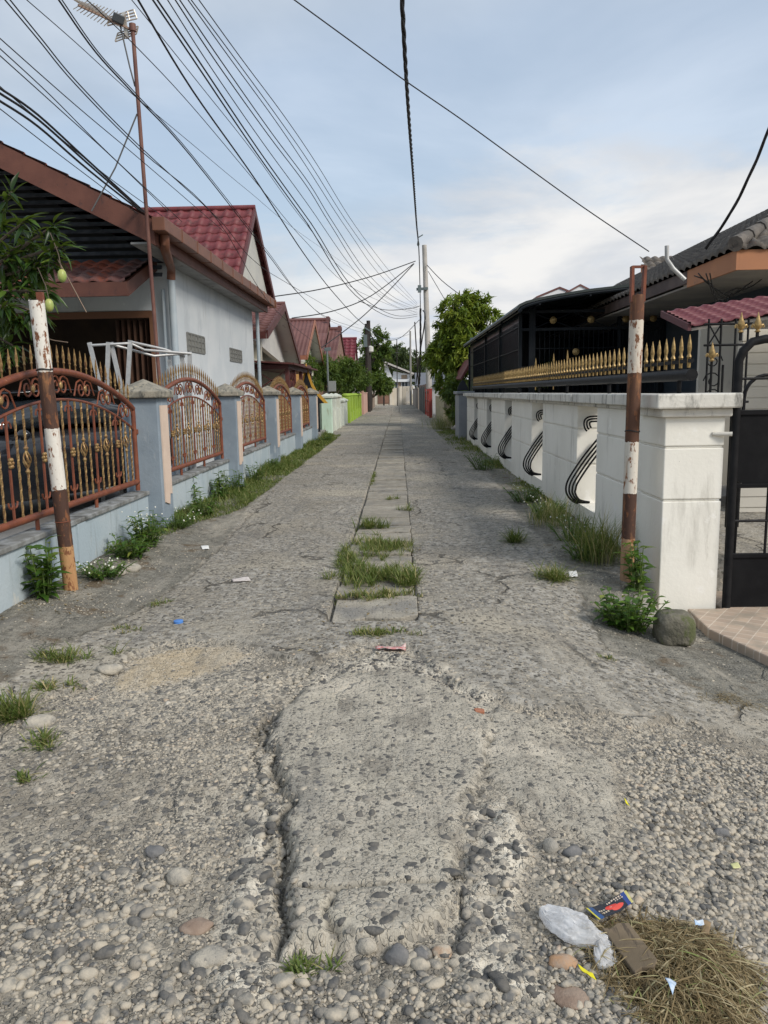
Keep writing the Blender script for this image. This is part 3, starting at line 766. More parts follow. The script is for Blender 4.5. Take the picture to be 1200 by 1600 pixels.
# cross roof of maroon tiles, with its gable over the lane
cy, cz, ey, ez = 21.0, 6.38, 2.35, 4.36
sv = Vector((0, ey, cz - ez))
tile_roof('cross_roof', m_tile_mar, h1, (-11.0, cy - ey, ez), (1, 0, 0), sv, 7.32, sv.length, .30, .37, .035, .035, style='bump')
sv = Vector((0, -ey - .5, cz - ez + .0))
tile_roof('cross_roof', m_tile_mar, h1, (-11.0, cy + ey + .5, ez), (1, 0, 0), sv, 7.32, sv.length, .30, .37, .035, .035, style='bump')
MB().prism([(cy - ey + .1, ez - .1), (cy + ey + .3, ez - .1), (cy, cz - .08)], 'x', -3.98, -3.82).build('cross_gable', nm('off_white_plaster', (.52, .51, .46), (.45, .45, .42), 1.5, .9, spots=[((.33, .33, .30), (4, 4, 1), .58, .7)]), h1)
for q, e2 in ((-1, ey), (1, ey + .5)):
    MB().prism([(cy + q * e2, ez - .16), (cy + q * e2, ez + .06), (cy, cz + .06), (cy, cz - .16)], 'x', -3.70, -3.65).build('barge_board', nm('maroon_board', (.10, .028, .028), None, 3, .55), h1)
MB().tube([(-11, cy, cz + .05), (-3.66, cy, cz + .05)], .07, 8).build('ridge_cap', m_tile_mar, h1, True)

# --- aluminium drying rack behind the first pillar
rk = T('drying_rack', 'folding aluminium clothes drying rack standing behind the left fence', 'drying rack', (-3.6, 10.8, .15))
m_alu = nm('aluminium', (.42, .42, .42), (.50, .50, .49), 20, .45, .4)
leg = lambda a, b: MB().bar(a, b, .055, .03, (0, 1, 0)).build('leg', m_alu, rk)
for (xa, ya, za), (xb, yb, zb) in (((-4.18, 10.6, 2.34), (-3.80, 10.6, .15)), ((-3.92, 10.6, 2.34), (-4.15, 10.6, .15)), ((-3.90, 10.64, 2.34), (-3.55, 10.64, .15)), ((-3.62, 10.6, 2.36), (-3.9, 10.6, .15)), ((-3.28, 11.2, 2.12), (-3.05, 11.2, .15)), ((-3.10, 11.2, 2.20), (-2.99, 11.25, .15)), ((-2.98, 11.2, 2.22), (-3.08, 11.2, .15))):
    leg((xa, ya, za), (xb, yb, zb))
for p in ([(-4.20, 10.6, 2.30), (-3.62, 10.6, 2.32), (-3.5, 10.8, 2.24), (-2.96, 11.2, 2.20)], [(-3.92, 10.62, 2.32), (-3.4, 10.9, 2.16), (-2.96, 11.22, 2.21)], [(-3.62, 10.6, 2.34), (-3.30, 11.1, 2.26), (-3.05, 11.2, 2.16)]):
    MB().tube(p, .018, 8).build('rail', m_alu, rk, True)

# --- aerial on a rusty mast
b = PY(245, 545, 12.1); tp = PY(207, 42, 12.1)
an = T('tv_aerial', 'thin rusty mast with a comb shaped television aerial, guyed in front of the left house', 'aerial', (b.x, 12.1, .15))
m_mast = nm('rusty_mast', (.12, .05, .04), (.17, .08, .06), 4, .6)
MB().tube([(b.x + .05, 12.1, .15), b, (b.x * .55 + tp.x * .45, 12.1, b.z * .55 + tp.z * .45), tp], .03, 8).lathe([(.05, -.04), (.05, .06)], (tp.x, 12.1, tp.z - .02), 8).build('mast', m_mast, an, True)
m_aer = nm('aerial_metal', (.55, .53, .48), (.40, .33, .27), 15, .5, .5)
B0, B1 = PY(122, 8, 12.0), PY(202, 45, 12.1)
MB().bar(B0, B1, .035, .025).build('boom', nm('boom_brown', (.30, .20, .15), None, 3, .6), an)
bd = (B1 - B0)
el = MB()
for i in range(10):
    c = B0.lerp(B1, .02 + .066 * i); L_ = .13 + .012 * i
    el.tube([c + Vector((-.05, -L_ * 1.5, .02)), c + Vector((.10, L_ * 1.5, -.02)) + Vector((0, 0, .03))], .006, 5)
    el.tube([c + Vector((-.09, 0, -L_ * .35)), c + Vector((.13, 0, L_ * .45))], .006, 5)
el.build('director_rods', m_aer, an, True)
def refl(pxs):
    P = [PY(x, y, 12.15) for x, y in pxs]; m = MB()
    for i in range(4): m.tube([P[i], P[(i + 1) % 4]], .010, 5)
    for f in (.33, .66): m.tube([P[0].lerp(P[3], f), P[1].lerp(P[2], f)], .011, 5)
    for f in (.4, .75): m.tube([P[0].lerp(P[1], f), P[3].lerp(P[2], f)], .012, 5)
    m.build('reflector', m_aer, an, True)
refl([(170, 27), (209, 15), (214, 29), (168, 40)])
refl([(184, 52), (216, 41), (213, 53), (180, 65)])
MB().bar(PY(193, 20, 12.12), PY(199, 60, 12.12), .05, .03).build('bracket', m_aer, an)
MB().obox(PY(185, 30, 12.05), (.16, .10, .12), (.2, .3, .4)).build('junction_box', nm('dark_plastic', (.04, .045, .05), None, 3, .5), an, bevel=.015)
MB().tube([PY(188, 40, 12.1), PY(196, 75, 12.1), PY(203, 105, 12.1), PY(211, 135, 12.1)], .012, 5).build('cable', MATS['dark_plastic'], an, True)
gy = MB().tube([PY(214, 178, 12.1), PY(180, 262, 12.05), PY(143, 330, 12.0)], .012, 5)
gy.build('guy_wire', nm('wire_grey', (.10, .10, .10), None, 3, .6), an, True)

# --- the black car behind the fence
m_car = nm('black_car_paint', (.012, .013, .016), None, 3, .18, .0, spec=.6)
m_glass = nm('dark_glass', (.02, .025, .03), None, 3, .06, 0, spec=.8)
m_rubber = nm('tyre_rubber', (.015, .015, .015), (.03, .028, .025), 30, .85)
m_alloy = nm('alloy_rim', (.42, .43, .45), None, 3, .3, .8)
car = T('parked_car', 'black car parked behind the nearest iron fence panel', 'car', (0, 0, 0))
def loft(secs, name, mat, parent, sub=1):
    vs = []; n = len(secs[0][1]); fs = []
    for x, sec in secs:
        vs += [(x, yy, zz) for yy, zz in sec]
    for i in range(len(secs) - 1):
        for k in range(n): fs.append((i * n + k, i * n + (k + 1) % n, (i + 1) * n + (k + 1) % n, (i + 1) * n + k))
    fs += [tuple(range(n)), tuple(range((len(secs) - 1) * n, len(secs) * n))]
    o = MB().add(vs, fs).build(name, mat, parent, True)
    if sub: s_ = o.modifiers.new('smooth', 'SUBSURF'); s_.levels = s_.render_levels = sub
    return o
def csec(w, z0, zb, zt): return [(-w * .9, z0), (-w, z0 + .12), (-w, zb), (-w * .93, zt), (w * .93, zt), (w, zb), (w, z0 + .12), (w * .9, z0)]
loft([(-2.15, csec(.70, .42, .62, .72)), (-2.05, csec(.82, .28, .66, .86)), (-1.3, csec(.88, .22, .80, 1.0)), (-.6, csec(.89, .22, .86, 1.08)), (.6, csec(.89, .22, .90, 1.10)), (1.7, csec(.88, .24, .92, 1.08)), (2.1, csec(.82, .34, .86, 1.0)), (2.16, csec(.74, .4, .8, .92))], 'body', m_car, car)
def gsec(w, wt, z0, z1): return [(-w, z0), (-wt, z1), (wt, z1), (w, z0)]
loft([(-.95, gsec(.80, .78, 1.0, 1.02)), (-.15, gsec(.80, .62, 1.02, 1.50)), (.5, gsec(.81, .64, 1.04, 1.56)), (1.4, gsec(.80, .62, 1.04, 1.50)), (2.0, gsec(.78, .7, 1.0, 1.05))], 'cabin', m_glass, car)
loft([(-.25, [(-.60, 1.49), (-.58, 1.53), (.58, 1.53), (.60, 1.49)]), (.5, [(-.63, 1.55), (-.60, 1.60), (.60, 1.60), (.63, 1.55)]), (1.5, [(-.60, 1.49), (-.58, 1.53), (.58, 1.53), (.60, 1.49)])], 'roof', m_car, car)
for xw in (-1.32, 1.35):
    for sy in (-1, 1):
        yy = sy * .86
        wmb = MB().lathe([(.20, -.09), (.30, -.10), (.33, -.07), (.33, .07), (.30, .10), (.20, .09)], (xw, yy, .33), 28, (0, 1, 0))
        wh = wmb.build('wheel', m_rubber, car, True)
        rm = MB().lathe([(.215, -.075), (.215, .075), (.19, .085), (.185, .05), (.05, .05), (.045, .08), (.001, .08)] if sy > 0 else [(.001, -.08), (.045, -.08), (.05, -.05), (.185, -.05), (.19, -.085), (.215, -.075), (.215, .075)], (xw, yy, .33), 28, (0, 1, 0))
        rm.build('rim_barrel', nm('rim_dark', (.05, .05, .055), None, 3, .5, .5), wh, True)
        sp = MB()
        for a in range(5):
            for d in (-.13, .13):
                t0 = a * 2 * PI / 5; sp.bar((xw + .04 * math.cos(t0), yy + sy * .085, .33 + .04 * math.sin(t0)), (xw + .20 * math.cos(t0 + d), yy + sy * .08, .33 + .20 * math.sin(t0 + d)), .022, .03, (0, 1, 0))
        sp.lathe([(.205, -.01), (.215, .0), (.205, .01), (.19, 0)], (xw, yy + sy * .08, .33), 28, (0, 1, 0))
        sp.build('rim', m_alloy, wh)
for sy in (-1, 1):
    MB().ball((-1.98, sy * .64, .74), .12, 12, 8, (.9, 1.3, .65)).build('headlight', nm('headlight_glass', (.75, .76, .78), None, 3, .15, .2), car, True)
    MB().ball((-.62, sy * .98, 1.05), .10, 12, 8, (.6, .9, .65)).bar((-.62, sy * .8, 1.0), (-.62, sy * .95, 1.03), .04).build('mirror', m_car, car, True)
MB().box(-2.17, -2.14, -.45, .45, .5, .62).build('grille', nm('grille_black', (.03, .03, .03), None, 3, .4), car, bevel=.01)
car.location = (-4.85, 9.55, .15); car.rotation_euler = (0, 0, math.radians(66))

# --- the striped rusty posts at the mouth of the lane
def banded(name, stops, rust_lo):
    t = NT(name)
    oc = t.new('ShaderNodeTexCoord').outputs['Object']
    sp_ = t.new('ShaderNodeSeparateXYZ'); t.l.new(oc, sp_.inputs[0])
    zz = t.math('ADD', t.math('DIVIDE', sp_.outputs[2], 2.4), t.math('MULTIPLY', t.math('SUBTRACT', t.noise(30, 4), .5), .014))
    c = t.ramp(zz, stops, 'CONSTANT')
    sep = t.new('ShaderNodeSeparateColor'); t.l.new(c, sep.inputs[0])
    wht = t.mr(sep.outputs[2], .2, .4)
    ru = t.mix(t.noise(9, 5), (.10, .045, .025), (.26, .10, .04))
    chip = t.mr(t.noise(1.0, 7, .68, t.mapped((22, 22, 9), oc)), rust_lo, rust_lo + .05)
    c = t.mix(chip, c, ru)
    c = t.mix(t.math('MULTIPLY', t.mr(t.noise(1.0, 5, .6, t.mapped((16, 16, 2.0), oc)), .52, .7), .6), c, (.33, .16, .07))
    t.base(c, .75); t.bump(t.noise(40, 5), .003); return t.m
WHT, BRN, ORG = (.66, .63, .57), (.065, .032, .022), (.42, .24, .11)
def post(name, px0, py0, px1, py1, Yp, r, mat, label, fork=False):
    a = PY(px0, py0, Yp); b = PY(px1, py1, Yp)
    a.z = max(a.z, -.2); L = (b - a).length
    rt = T(name, label, 'post', a)
    rt.rotation_mode = 'QUATERNION'; rt.rotation_quaternion = Vector((0, 0, 1)).rotation_difference((b - a).normalized())
    WL[rt.name] = Vector((0, 0, 0))
    mb = MB(); n = 20; vs = []; fs = []
    rr_ = random.Random(len(label))
    jag = [rr_.uniform(-.01, .012) for _ in range(n)]
    zs = [-.15, 0, .5, 1.0, 1.5, L - .03]
    for z in zs: vs += [(r * math.cos(2 * PI * k / n), r * math.sin(2 * PI * k / n), z) for k in range(n)]
    vs += [(r * math.cos(2 * PI * k / n), r * math.sin(2 * PI * k / n), L + jag[k]) for k in range(n)]
    vs += [(.86 * r * math.cos(2 * PI * k / n), .86 * r * math.sin(2 * PI * k / n), L + jag[k]) for k in range(n)]
    vs += [(.86 * r * math.cos(2 * PI * k / n), .86 * r * math.sin(2 * PI * k / n), L - .3) for k in range(n)]
    for i in range(len(vs) // n - 1):
        for k in range(n): fs.append((i * n + k, i * n + (k + 1) % n, (i + 1) * n + (k + 1) % n, (i + 1) * n + k))
    fs.append(tuple(range(len(vs) - n, len(vs)))); mb.add(vs, fs)
    mb.build('pipe', mat, rt, True)
    return rt, L, r
lpost, L_, r_ = post('striped_post', 112, 930, 57, 470, 5.94, .056, banded('left_post_paint', [(0, ORG), (.165, BRN), (.352, WHT), (.553, BRN), (.733, WHT)], .545), 'leaning steel post with brown and white bands at the left of the lane')
MB().lathe([(.058, -.004), (.061, 0), (.058, .004)], (0, 0, .60), 20).build('weld_ring', m_rust, lpost, True)
MB().tube([(.06 * math.cos(a), .06 * math.sin(a), 1.78 + .004 * math.sin(3 * a)) for a in np.linspace(0, 12, 30)], .006, 5).build('wire_tie', nm('black_wire', (.012, .012, .012), None, 3, .6), lpost, True)
MB().box(.01, .055, -.02, .02, L_ - .02, L_ + .06).build('broken_top', m_rust, lpost)
rpost, L_, r_ = post('striped_post', 979, 908, 996, 462, 6.45, .056, banded('right_post_paint', [(0, (.36, .22, .13)), (.155, BRN), (.315, (.58, .54, .47)), (.495, (.09, .042, .025)), (.73, (.56, .50, .42)), (.905, (.11, .05, .03))], .55), 'rust eaten steel post with a forked top by the white wall')
fk = MB()
for q in (-1, 1): fk.bar((q * .045, 0, L_ - .05), (q * .05, 0, L_ + .23), .022, .06, (0, 1, 0))
fk.build('fork', m_rust, rpost)
MB().bar((-.05, 0, L_ + .225), (.05, 0, L_ + .225), .02).build('fork_bar', m_rust, rpost)
MB().tube([(.058 * math.cos(a), .058 * math.sin(a), 1.28 + .006 * math.sin(2 * a)) for a in np.linspace(0, 13, 36)], .005, 5).build('wire_tie', MATS['black_wire'], rpost, True)
# ================================================================== FARTHER LEFT
m_cream = nm('cream_render', (.56, .53, .43), (.48, .46, .38), 1.2, .85, spots=[((.30, .29, .25), (3, 3, .6), .58, .72)])
m_offw = nm('off_white_board', (.60, .585, .54), (.52, .51, .48), 1.5, .85, spots=[((.26, .26, .25), (3, 3, 1), .58, .7)])
m_dkred = nm('dark_red_timber', (.085, .025, .022), (.11, .035, .03), 4, .6)
m_redroof = nm('red_brown_sheet_roof', (.135, .058, .052), (.165, .078, .07), .8, .6, spots=[((.12, .05, .045), (.8, .8, 3), .52, .66)])
m_brightred = nm('bright_red_tile', (.17, .03, .042), (.14, .03, .038), 2, .55)
m_orange = nm('orange_render', (.62, .34, .10), (.56, .30, .10), 1.5, .8)
def gable_house(name, label, x_front, ridge_y, ridge_z, near_y, near_z, far_y, far_z, x_back, rmat, wmat, bmat, over=.6, wall_z=None, sheet=False, extra=None):
    """gable end turned to the lane (+X side), ridge running away from it"""
    rt = T(name, label, 'house', (x_front, ridge_y, .15))
    wx = x_front - over
    wz = wall_z or min(near_z, far_z) - .15
    MB().box(x_back + .3, wx, near_y + .6, far_y - .5, .1, wz).build('wall', wmat, rt)
    MB().prism([(near_y + .55, near_z - .18), (far_y - .45, far_z - .18), (ridge_y, ridge_z - .14)], 'x', wx - .16, wx + .01).build('gable_wall', m_offw, rt)
    for (ey_, ez_) in ((near_y, near_z), (far_y, far_z)):
        sv_ = Vector((0, ridge_y - ey_, ridge_z - ez_))
        tile_roof('roof', rmat, rt, (x_back, ey_, ez_), (1, 0, 0), sv_, x_front - x_back, sv_.length, .30 if not sheet else .2, .38 if not sheet else 3.0, .035, .03 if not sheet else .01, style='bump' if not sheet else 'wave', spt=6)
        slab3([(x_back, ey_, ez_ - .03), (x_front - .03, ey_, ez_ - .03), (x_front - .03, ridge_y, ridge_z - .03), (x_back, ridge_y, ridge_z - .03)], .05, 'roof_deck', m_offw, rt)
        MB().prism([(ey_, ez_ - .2), (ey_, ez_ + .05), (ridge_y, ridge_z + .05), (ridge_y, ridge_z - .2)], 'x', x_front, x_front + .05).build('barge_board', bmat, rt)
        MB().box(x_back, x_front - .01, ey_ - .04, ey_ + .01, ez_ - .2, ez_ + .0).build('eave_board', bmat, rt)
    MB().tube([(x_back, ridge_y, ridge_z + .04), (x_front + .04, ridge_y, ridge_z + .04)], .07, 8).build('ridge_cap', rmat, rt, True)
    return rt
h2 = gable_house('house', 'cream house with broad white gable eaves and a dark red timber porch on the left', -3.9, 27.3, 4.66, 23.4, 3.45, 31.2, 2.85, -10.5, m_redroof, m_cream, m_dkred, .5)
MB().box(-4.9, -4.36, 25.0, 25.2, .1, 3.4).build('wall_pier', m_cream, h2)
# porch in front, towards the lane
MB().box(-4.35, -3.3, 23.6, 30.0, 2.36, 2.50).build('porch_beam', m_dkred, h2)
slab3([(-4.36, 23.4, 2.62), (-3.1, 23.4, 2.53), (-3.1, 30.3, 2.53), (-4.36, 30.3, 2.62)], .05, 'porch_roof', m_dkred, h2)
for yy in (23.7, 25.2, 27.0, 29.8):
    MB().box(-3.42, -3.30, yy - .06, yy + .06, .1, 2.36).build('porch_post', m_dkred, h2)
la = MB()
for k in range(4):
    ya = 23.8 + k * .36
    la.bar((-3.36, ya, 1.75), (-3.36, ya + .36, 2.32), .035); la.bar((-3.36, ya + .36, 1.75), (-3.36, ya, 2.32), .035)
la.bar((-4.3, 23.72, 1.75), (-3.4, 23.72, 2.3), .03).bar((-3.4, 23.72, 1.75), (-4.3, 23.72, 2.3), .03).bar((-4.3, 23.72, 1.75), (-3.4, 23.72, 1.75), .04)
la.build('lattice', m_dkred, h2)
# window niches with round heads in the porch wall
for yy in (26.0, 28.2):
    MB().prism([(yy - .5, .5), (yy + .5, .5), (yy + .5, 1.5)] + [(yy + .5 * math.cos(a), 1.5 + .4 * math.sin(a)) for a in np.linspace(.2, 2.94, 9)] + [(yy - .5, 1.5)], 'x', -4.40, -4.36).build('arched_panel', m_cream, h2)

def PXr(px, py, X): return PX(px, py, X)
# houses beyond: built from their ridge and eave points on known planes
h3 = gable_house('house', 'red brown sheet roofed house with a small gable facing down the lane', -4.3, 41.0, 5.35, 37.0, 3.4, 45.0, 3.4, -12, m_redroof, m_cream, nm('orange_brown_board', (.30, .12, .07), None, 3, .6), .5, sheet=True)
h4 = T('house', 'large house with a stepped dusty red roof, behind the feathery bushes', 'house', (-6.5, 52, .15))
MB().box(-16, -4.95, 50.3, 60, .1, 3.55).build('wall', nm('brown_wall', (.22, .12, .09), (.27, .16, .12), 1, .85), h4)
for (x0, x1, zt) in ((-16, -4.75, 6.7), (-4.75, -3.95, 6.05)):
    sv = Vector((0, 6, zt - 3.6))
    tile_roof('roof', m_redroof, h4, (x0, 49.6, 3.6), (1, 0, 0), sv, x1 - x0, sv.length, .25, 2.2, .03, .01, spt=6)
    slab3([(x0, 61.6, 3.6), (x1, 61.6, 3.6), (x1, 55.6, zt), (x0, 55.6, zt)], .08, 'roof', m_redroof, h4)
    MB().prism([(49.8, 3.5), (61.4, 3.5), (55.6, zt - .05)], 'x', x1 - .25, x1 - .12).build('gable_wall', MATS['brown_wall'], h4)
    MB().tube([(x0, 55.6, zt + .05), (x1 + .05, 55.6, zt + .05)], .14, 8).build('ridge_cap', m_redroof, h4, True)
    for i in range(6): MB().box(x1 - .2, x1 + .02, 55.0 + .2 * i, 55.12 + .2 * i, zt - .1, zt + .22).build('roof_comb', m_redroof, h4) if i in (0, 3) else None
h5 = T('house', 'small house with a steep bright red tiled roof, just left of the two dark poles', 'house', (-5.2, 63, .15))
MB().box(-11, -3.7, 63.5, 69, .1, 3.5).build('wall', m_cream, h5)
sv = Vector((0, 3.4, 2.6))
tile_roof('roof', m_brightred, h5, (-11, 62.8, 3.5), (1, 0, 0), sv, 7.55, sv.length, .42, .5, .06, .05, style='bump', spt=6)
slab3([(-11, 69.6, 3.5), (-3.45, 69.6, 3.5), (-3.45, 66.2, 6.1), (-11, 66.2, 6.1)], .08, 'roof', m_brightred, h5)
MB().tube([(-11, 66.2, 6.14), (-3.4, 66.2, 6.14)], .12, 8).build('ridge_cap', m_brightred, h5, True)
MB().prism([(63.2, 3.4), (69.2, 3.4), (66.2, 6.0)], 'x', -3.75, -3.6).build('gable_wall', m_cream, h5)
# orange outbuilding
oh = T('outbuilding', 'small orange rendered outbuilding beside the dark red porch', 'outbuilding', (-4.2, 33.5, .15))
MB().box(-6.5, -4.05, 33.0, 35.6, .1, 2.75).build('wall', m_orange, oh, bevel=.02)
MB().box(-6.6, -3.95, 32.9, 35.7, 2.75, 2.86).build('parapet', m_dkred, oh)
for yy in (33.6, 34.6):
    MB().box(-4.06, -4.02, yy - .25, yy + .25, 1.5, 2.2).build('window', m_void, oh)
# black and gold pointed gate
gg = T('gate', 'black and gold gate with a tall flame shaped crest on the left', 'gate', (-3.25, 28.6, .1))
def flame(sc, x, mat, name, th):
    prof = [(0, 0), (-.95, .0), (-.72, .22), (-.45, .46), (-.25, .78), (-.12, 1.12), (0, 1.5), (.12, 1.12), (.25, .78), (.45, .46), (.72, .22), (.95, 0)]
    MB().prism([(x + p[0] * sc * .82, 1.25 + p[1] * sc) for p in prof], 'y', 28.62 - th, 28.62 + th).build(name, mat, gg)
m_goldp = nm('yellow_gold_paint', (.62, .36, .05), (.55, .30, .05), 8, .5, .1)
flame(.98, -3.35, m_goldp, 'crest', .03); flame(.80, -3.35, nm('gate_black', (.015, .017, .02), None, 3, .45), 'crest_panel', .045); flame(.45, -3.35, m_goldp, 'crest_inner', .06)
flame(.30, -3.35, MATS['gate_black'], 'crest_core', .07)
MB().box(-4.15, -2.9, 28.6, 28.64, .2, 1.25).build('leaf', MATS['gate_black'], gg)

# mint wall, lime wall, and what follows along the left edge
m_mint = nm('mint_green_paint', (.50, .66, .53), (.56, .70, .58), 2, .75, spots=[((.34, .36, .24), (6, 6, 1.0), .58, .74), ((.66, .70, .63), (5, 5, 5), .62, .7)])
m_mintw = nm('mouldy_white_paint', (.58, .61, .54), (.50, .53, .46), 2, .8, spots=[((.24, .26, .19), (5, 5, .8), .53, .72)])
m_lime = nm('lime_green_paint', (.30, .43, .05), (.26, .38, .05), 2, .7, spots=[((.26, .34, .06), (5, 5, 1), .6, .74)])
gp = T('boundary_wall', 'mint green and mouldy white garden wall with capped pillars, beyond the iron panels', 'wall', (-2.7, 31.4, 0))
def pillar(root, y, w, z, mat, capm, x=-2.7, cap=True, name='pillar'):
    p = MB().box(x - w, x, y, y + w, -.1, z).build(name, mat, root, bevel=.015)
    if cap:
        MB().box(x - w - .05, x + .05, y - .05, y + w + .05, z, z + .09).build('pillar_cap', capm, p, bevel=.012)
        MB().add([(x - w - .03, y - .03, z + .09), (x + .03, y - .03, z + .09), (x + .03, y + w + .03, z + .09), (x - w - .03, y + w + .03, z + .09), (x - w / 2, y + w / 2, z + .2)], [(0, 1, 4), (1, 2, 4), (2, 3, 4), (3, 0, 4), (3, 2, 1, 0)]).build('cap_top', capm, p)
    return p
pillar(gp, 31.4, .42, 1.42, m_mint, m_mintw)
for yy in (33.6, 36.0): pillar(gp, yy, .4, 1.42, m_mintw, m_mintw)
for yy in (38.4, 40.8): pillar(gp, yy, .36, 1.18, m_mintw, m_mintw)
MB().box(-2.92, -2.76, 31.9, 41.0, -.1, .95).build('wall_panel', m_mintw, gp)
MB().box(-4.2, -3.14, 31.5, 31.6, -.1, 1.2).build('side_panel', m_mint, gp)
lg = T('boundary_wall', 'bright lime green wall with round topped pillars on the left', 'wall', (-2.65, 42, 0))
for k in range(6):
    yy = 42.0 + 2.6 * k
    p = pillar(lg, yy, .42, 1.42, m_lime, m_lime, -2.62, False)
    MB().lathe([(.20, 0), (.26, .05), (.24, .12), (.12, .17), (.01, .18)], (-2.83, yy + .21, 1.42), 10).build('pillar_cap', m_lime, p, True)
    if k < 5:
        MB().box(-2.80, -2.68, yy + .42, yy + 2.6, -.1, .55).build('wall_panel', m_lime, lg)
        r_ = MB()
        for j in range(4): r_.box(-2.76, -2.72, yy + .75 + j * .45, yy + .95 + j * .45, .56, 1.4)
        r_.build('railing', m_lime, lg)
tag(MB().box(-2.85, -2.6, 58.2, 66, -.1, 1.55).box(-2.88, -2.57, 58.2, 66, 1.551, 1.64).box(-2.88, -2.57, 58.1, 58.5, -.1, 1.75).build('boundary_wall', nm('dusky_pink_paint', (.52, .32, .25), (.46, .29, .23), 1.5, .8), bevel=.02), 'dusky pink wall between the lime wall and the dark poles', 'wall')
m_dkw = nm('dark_brown_fence', (.07, .05, .045), (.11, .08, .07), 3, .7)
bf = T('fence', 'dark brown plank fence with pale posts beyond the dark poles', 'fence', (-2.75, 72, 0))
for k in range(6):
    yy = 71 + 3.4 * k
    MB().box(-2.9, -2.65, yy, yy + .3, -.1, 1.5).build('post', nm('dusty_post', (.33, .26, .21), None, 2, .9), bf)
    mb = MB()
    for j in range(9): mb.box(-2.8, -2.75, yy + .34 + j * .33, yy + .62 + j * .33, .05, 1.42 + .05 * (j % 2))
    mb.build('plank_panel', m_dkw, bf)
# cross wall and white house closing the lane
cw = T('boundary_wall', 'cream wall with brown panels closing the far end of the lane', 'wall', (0, 99, 0))
m_pale = nm('pale_cream_paint', (.60, .53, .42), (.66, .60, .50), .8, .8)
MB().box(-4.2, 1.0, 99.0, 99.3, -.1, 2.15).build('wall_panel', m_pale, cw)
for xx in (-4.2, -2.9, -.9, .35): MB().box(xx - .18, xx + .18, 98.85, 99.4, -.1, 2.35).build('pillar', m_pale, cw)
MB().box(-2.6, -1.1, 98.93, 98.99, .2, 1.9).build('brown_panel', nm('rusty_panel', (.20, .11, .08), (.26, .15, .10), .9, .8), cw)
g2 = T('gate', 'white barred gate in the cream wall at the far end of the lane', 'gate', (1.5, 98.9, 0))
mb = MB()
for k in range(12): mb.box(.6 + k * .125, .68 + k * .125, 98.88, 98.92, .1, 2.3)
mb.build('bars', m_pale, g2); MB().box(.58, 2.1, 98.86, 98.95, .25, .4).box(.58, 2.1, 98.86, 98.95, 2.2, 2.32).build('rails', m_pale, g2)
wh = T('house', 'white house with a sloping roof and grey windows at the far end of the lane', 'house', (-.5, 108, 0))
m_white = nm('white_render', (.72, .73, .74), (.66, .67, .68), .6, .85)
Yw = 108
pp = lambda x, y, Y=Yw: (lambda p: (p.x, p.z))(PY(x, y, Y))
MB().prism([(pp(584, 640)[0], -.2), (pp(614, 640)[0], -.2), pp(614, 592), pp(604, 568), pp(598, 571), pp(584, 580)], 'y', Yw, Yw + 7).build('gable_wing', m_white, wh)
MB().prism([(pp(614, 640)[0] + .02, -.2), (pp(641, 640)[0], -.2), pp(641, 585), pp(614, 580)], 'y', Yw + .4, Yw + 7).build('main_wing', m_white, wh)
slab3([(pp(602, 565)[0], Yw - .7, pp(602, 565)[1]), (pp(647, 583)[0], Yw - .7, pp(647, 583)[1]), (pp(647, 583)[0], Yw + 8, pp(647, 583)[1]), (pp(602, 565)[0], Yw + 8, pp(602, 565)[1])], .22, 'roof', nm('pale_sheet_roof', (.50, .47, .44), (.42, .39, .36), 1.2, .8), wh)
slab3([(pp(605, 566)[0], Yw - .7, pp(605, 566)[1]), (pp(582, 583)[0], Yw - .7, pp(582, 583)[1]), (pp(582, 583)[0], Yw + 8, pp(582, 583)[1]), (pp(605, 566)[0], Yw + 8, pp(605, 566)[1])], .22, 'roof', MATS['pale_sheet_roof'], wh)
MB().box(pp(610, 595)[0], pp(648, 595)[0], Yw - .5, Yw + .39, pp(610, 597)[1], pp(610, 593)[1]).build('canopy', m_white, wh)
for a, b_ in ((612, 621), (628, 637)):
    x0, z1 = pp(a, 597, Yw); x1, z0 = pp(b_, 611, Yw)
    wn = MB().box(x0, x1, Yw - .06 if a < 613 else Yw + .3, Yw + .38, z0, z1).build('window', nm('grey_pane', (.10, .12, .14), None, 1, .2), wh)
    MB().box(x0 - .1, x0, Yw - .08, Yw + .39, z0 - .1, z1 + .1).box(x1, x1 + .1, Yw - .08, Yw + .39, z0 - .1, z1 + .1).box((x0 + x1) / 2 - .04, (x0 + x1) / 2 + .04, Yw - .09, Yw - .061, z0, z1).build('window_frame', m_white, wn)
MB().box(pp(627, 582)[0], pp(636, 582)[0], Yw + .33, Yw + .395, pp(627, 592)[1], pp(627, 586)[1]).build('upper_opening', nm('tan_wall', (.36, .27, .19), None, 2, .9), wh)
MB().box(pp(621.5, 597)[0], pp(626, 597)[0], Yw - .05, Yw + .38, 0, pp(622, 597)[1]).build('porch_post', MATS['tan_wall'], wh)
sh = T('shed', 'low dark roofed shed right of the far white house', 'shed', (4.5, 104, 0))
MB().box(2.6, 8, 104, 110, -.1, 2.4).build('wall', nm('grey_shed_wall', (.35, .35, .34), None, 1, .9), sh)
slab3([(2.3, 103.4, 2.5), (8.4, 103.4, 2.5), (8.4, 107, 4.2), (2.3, 107, 4.2)], .15, 'roof', nm('slate_grey_roof', (.13, .14, .16), None, 1, .8), sh)

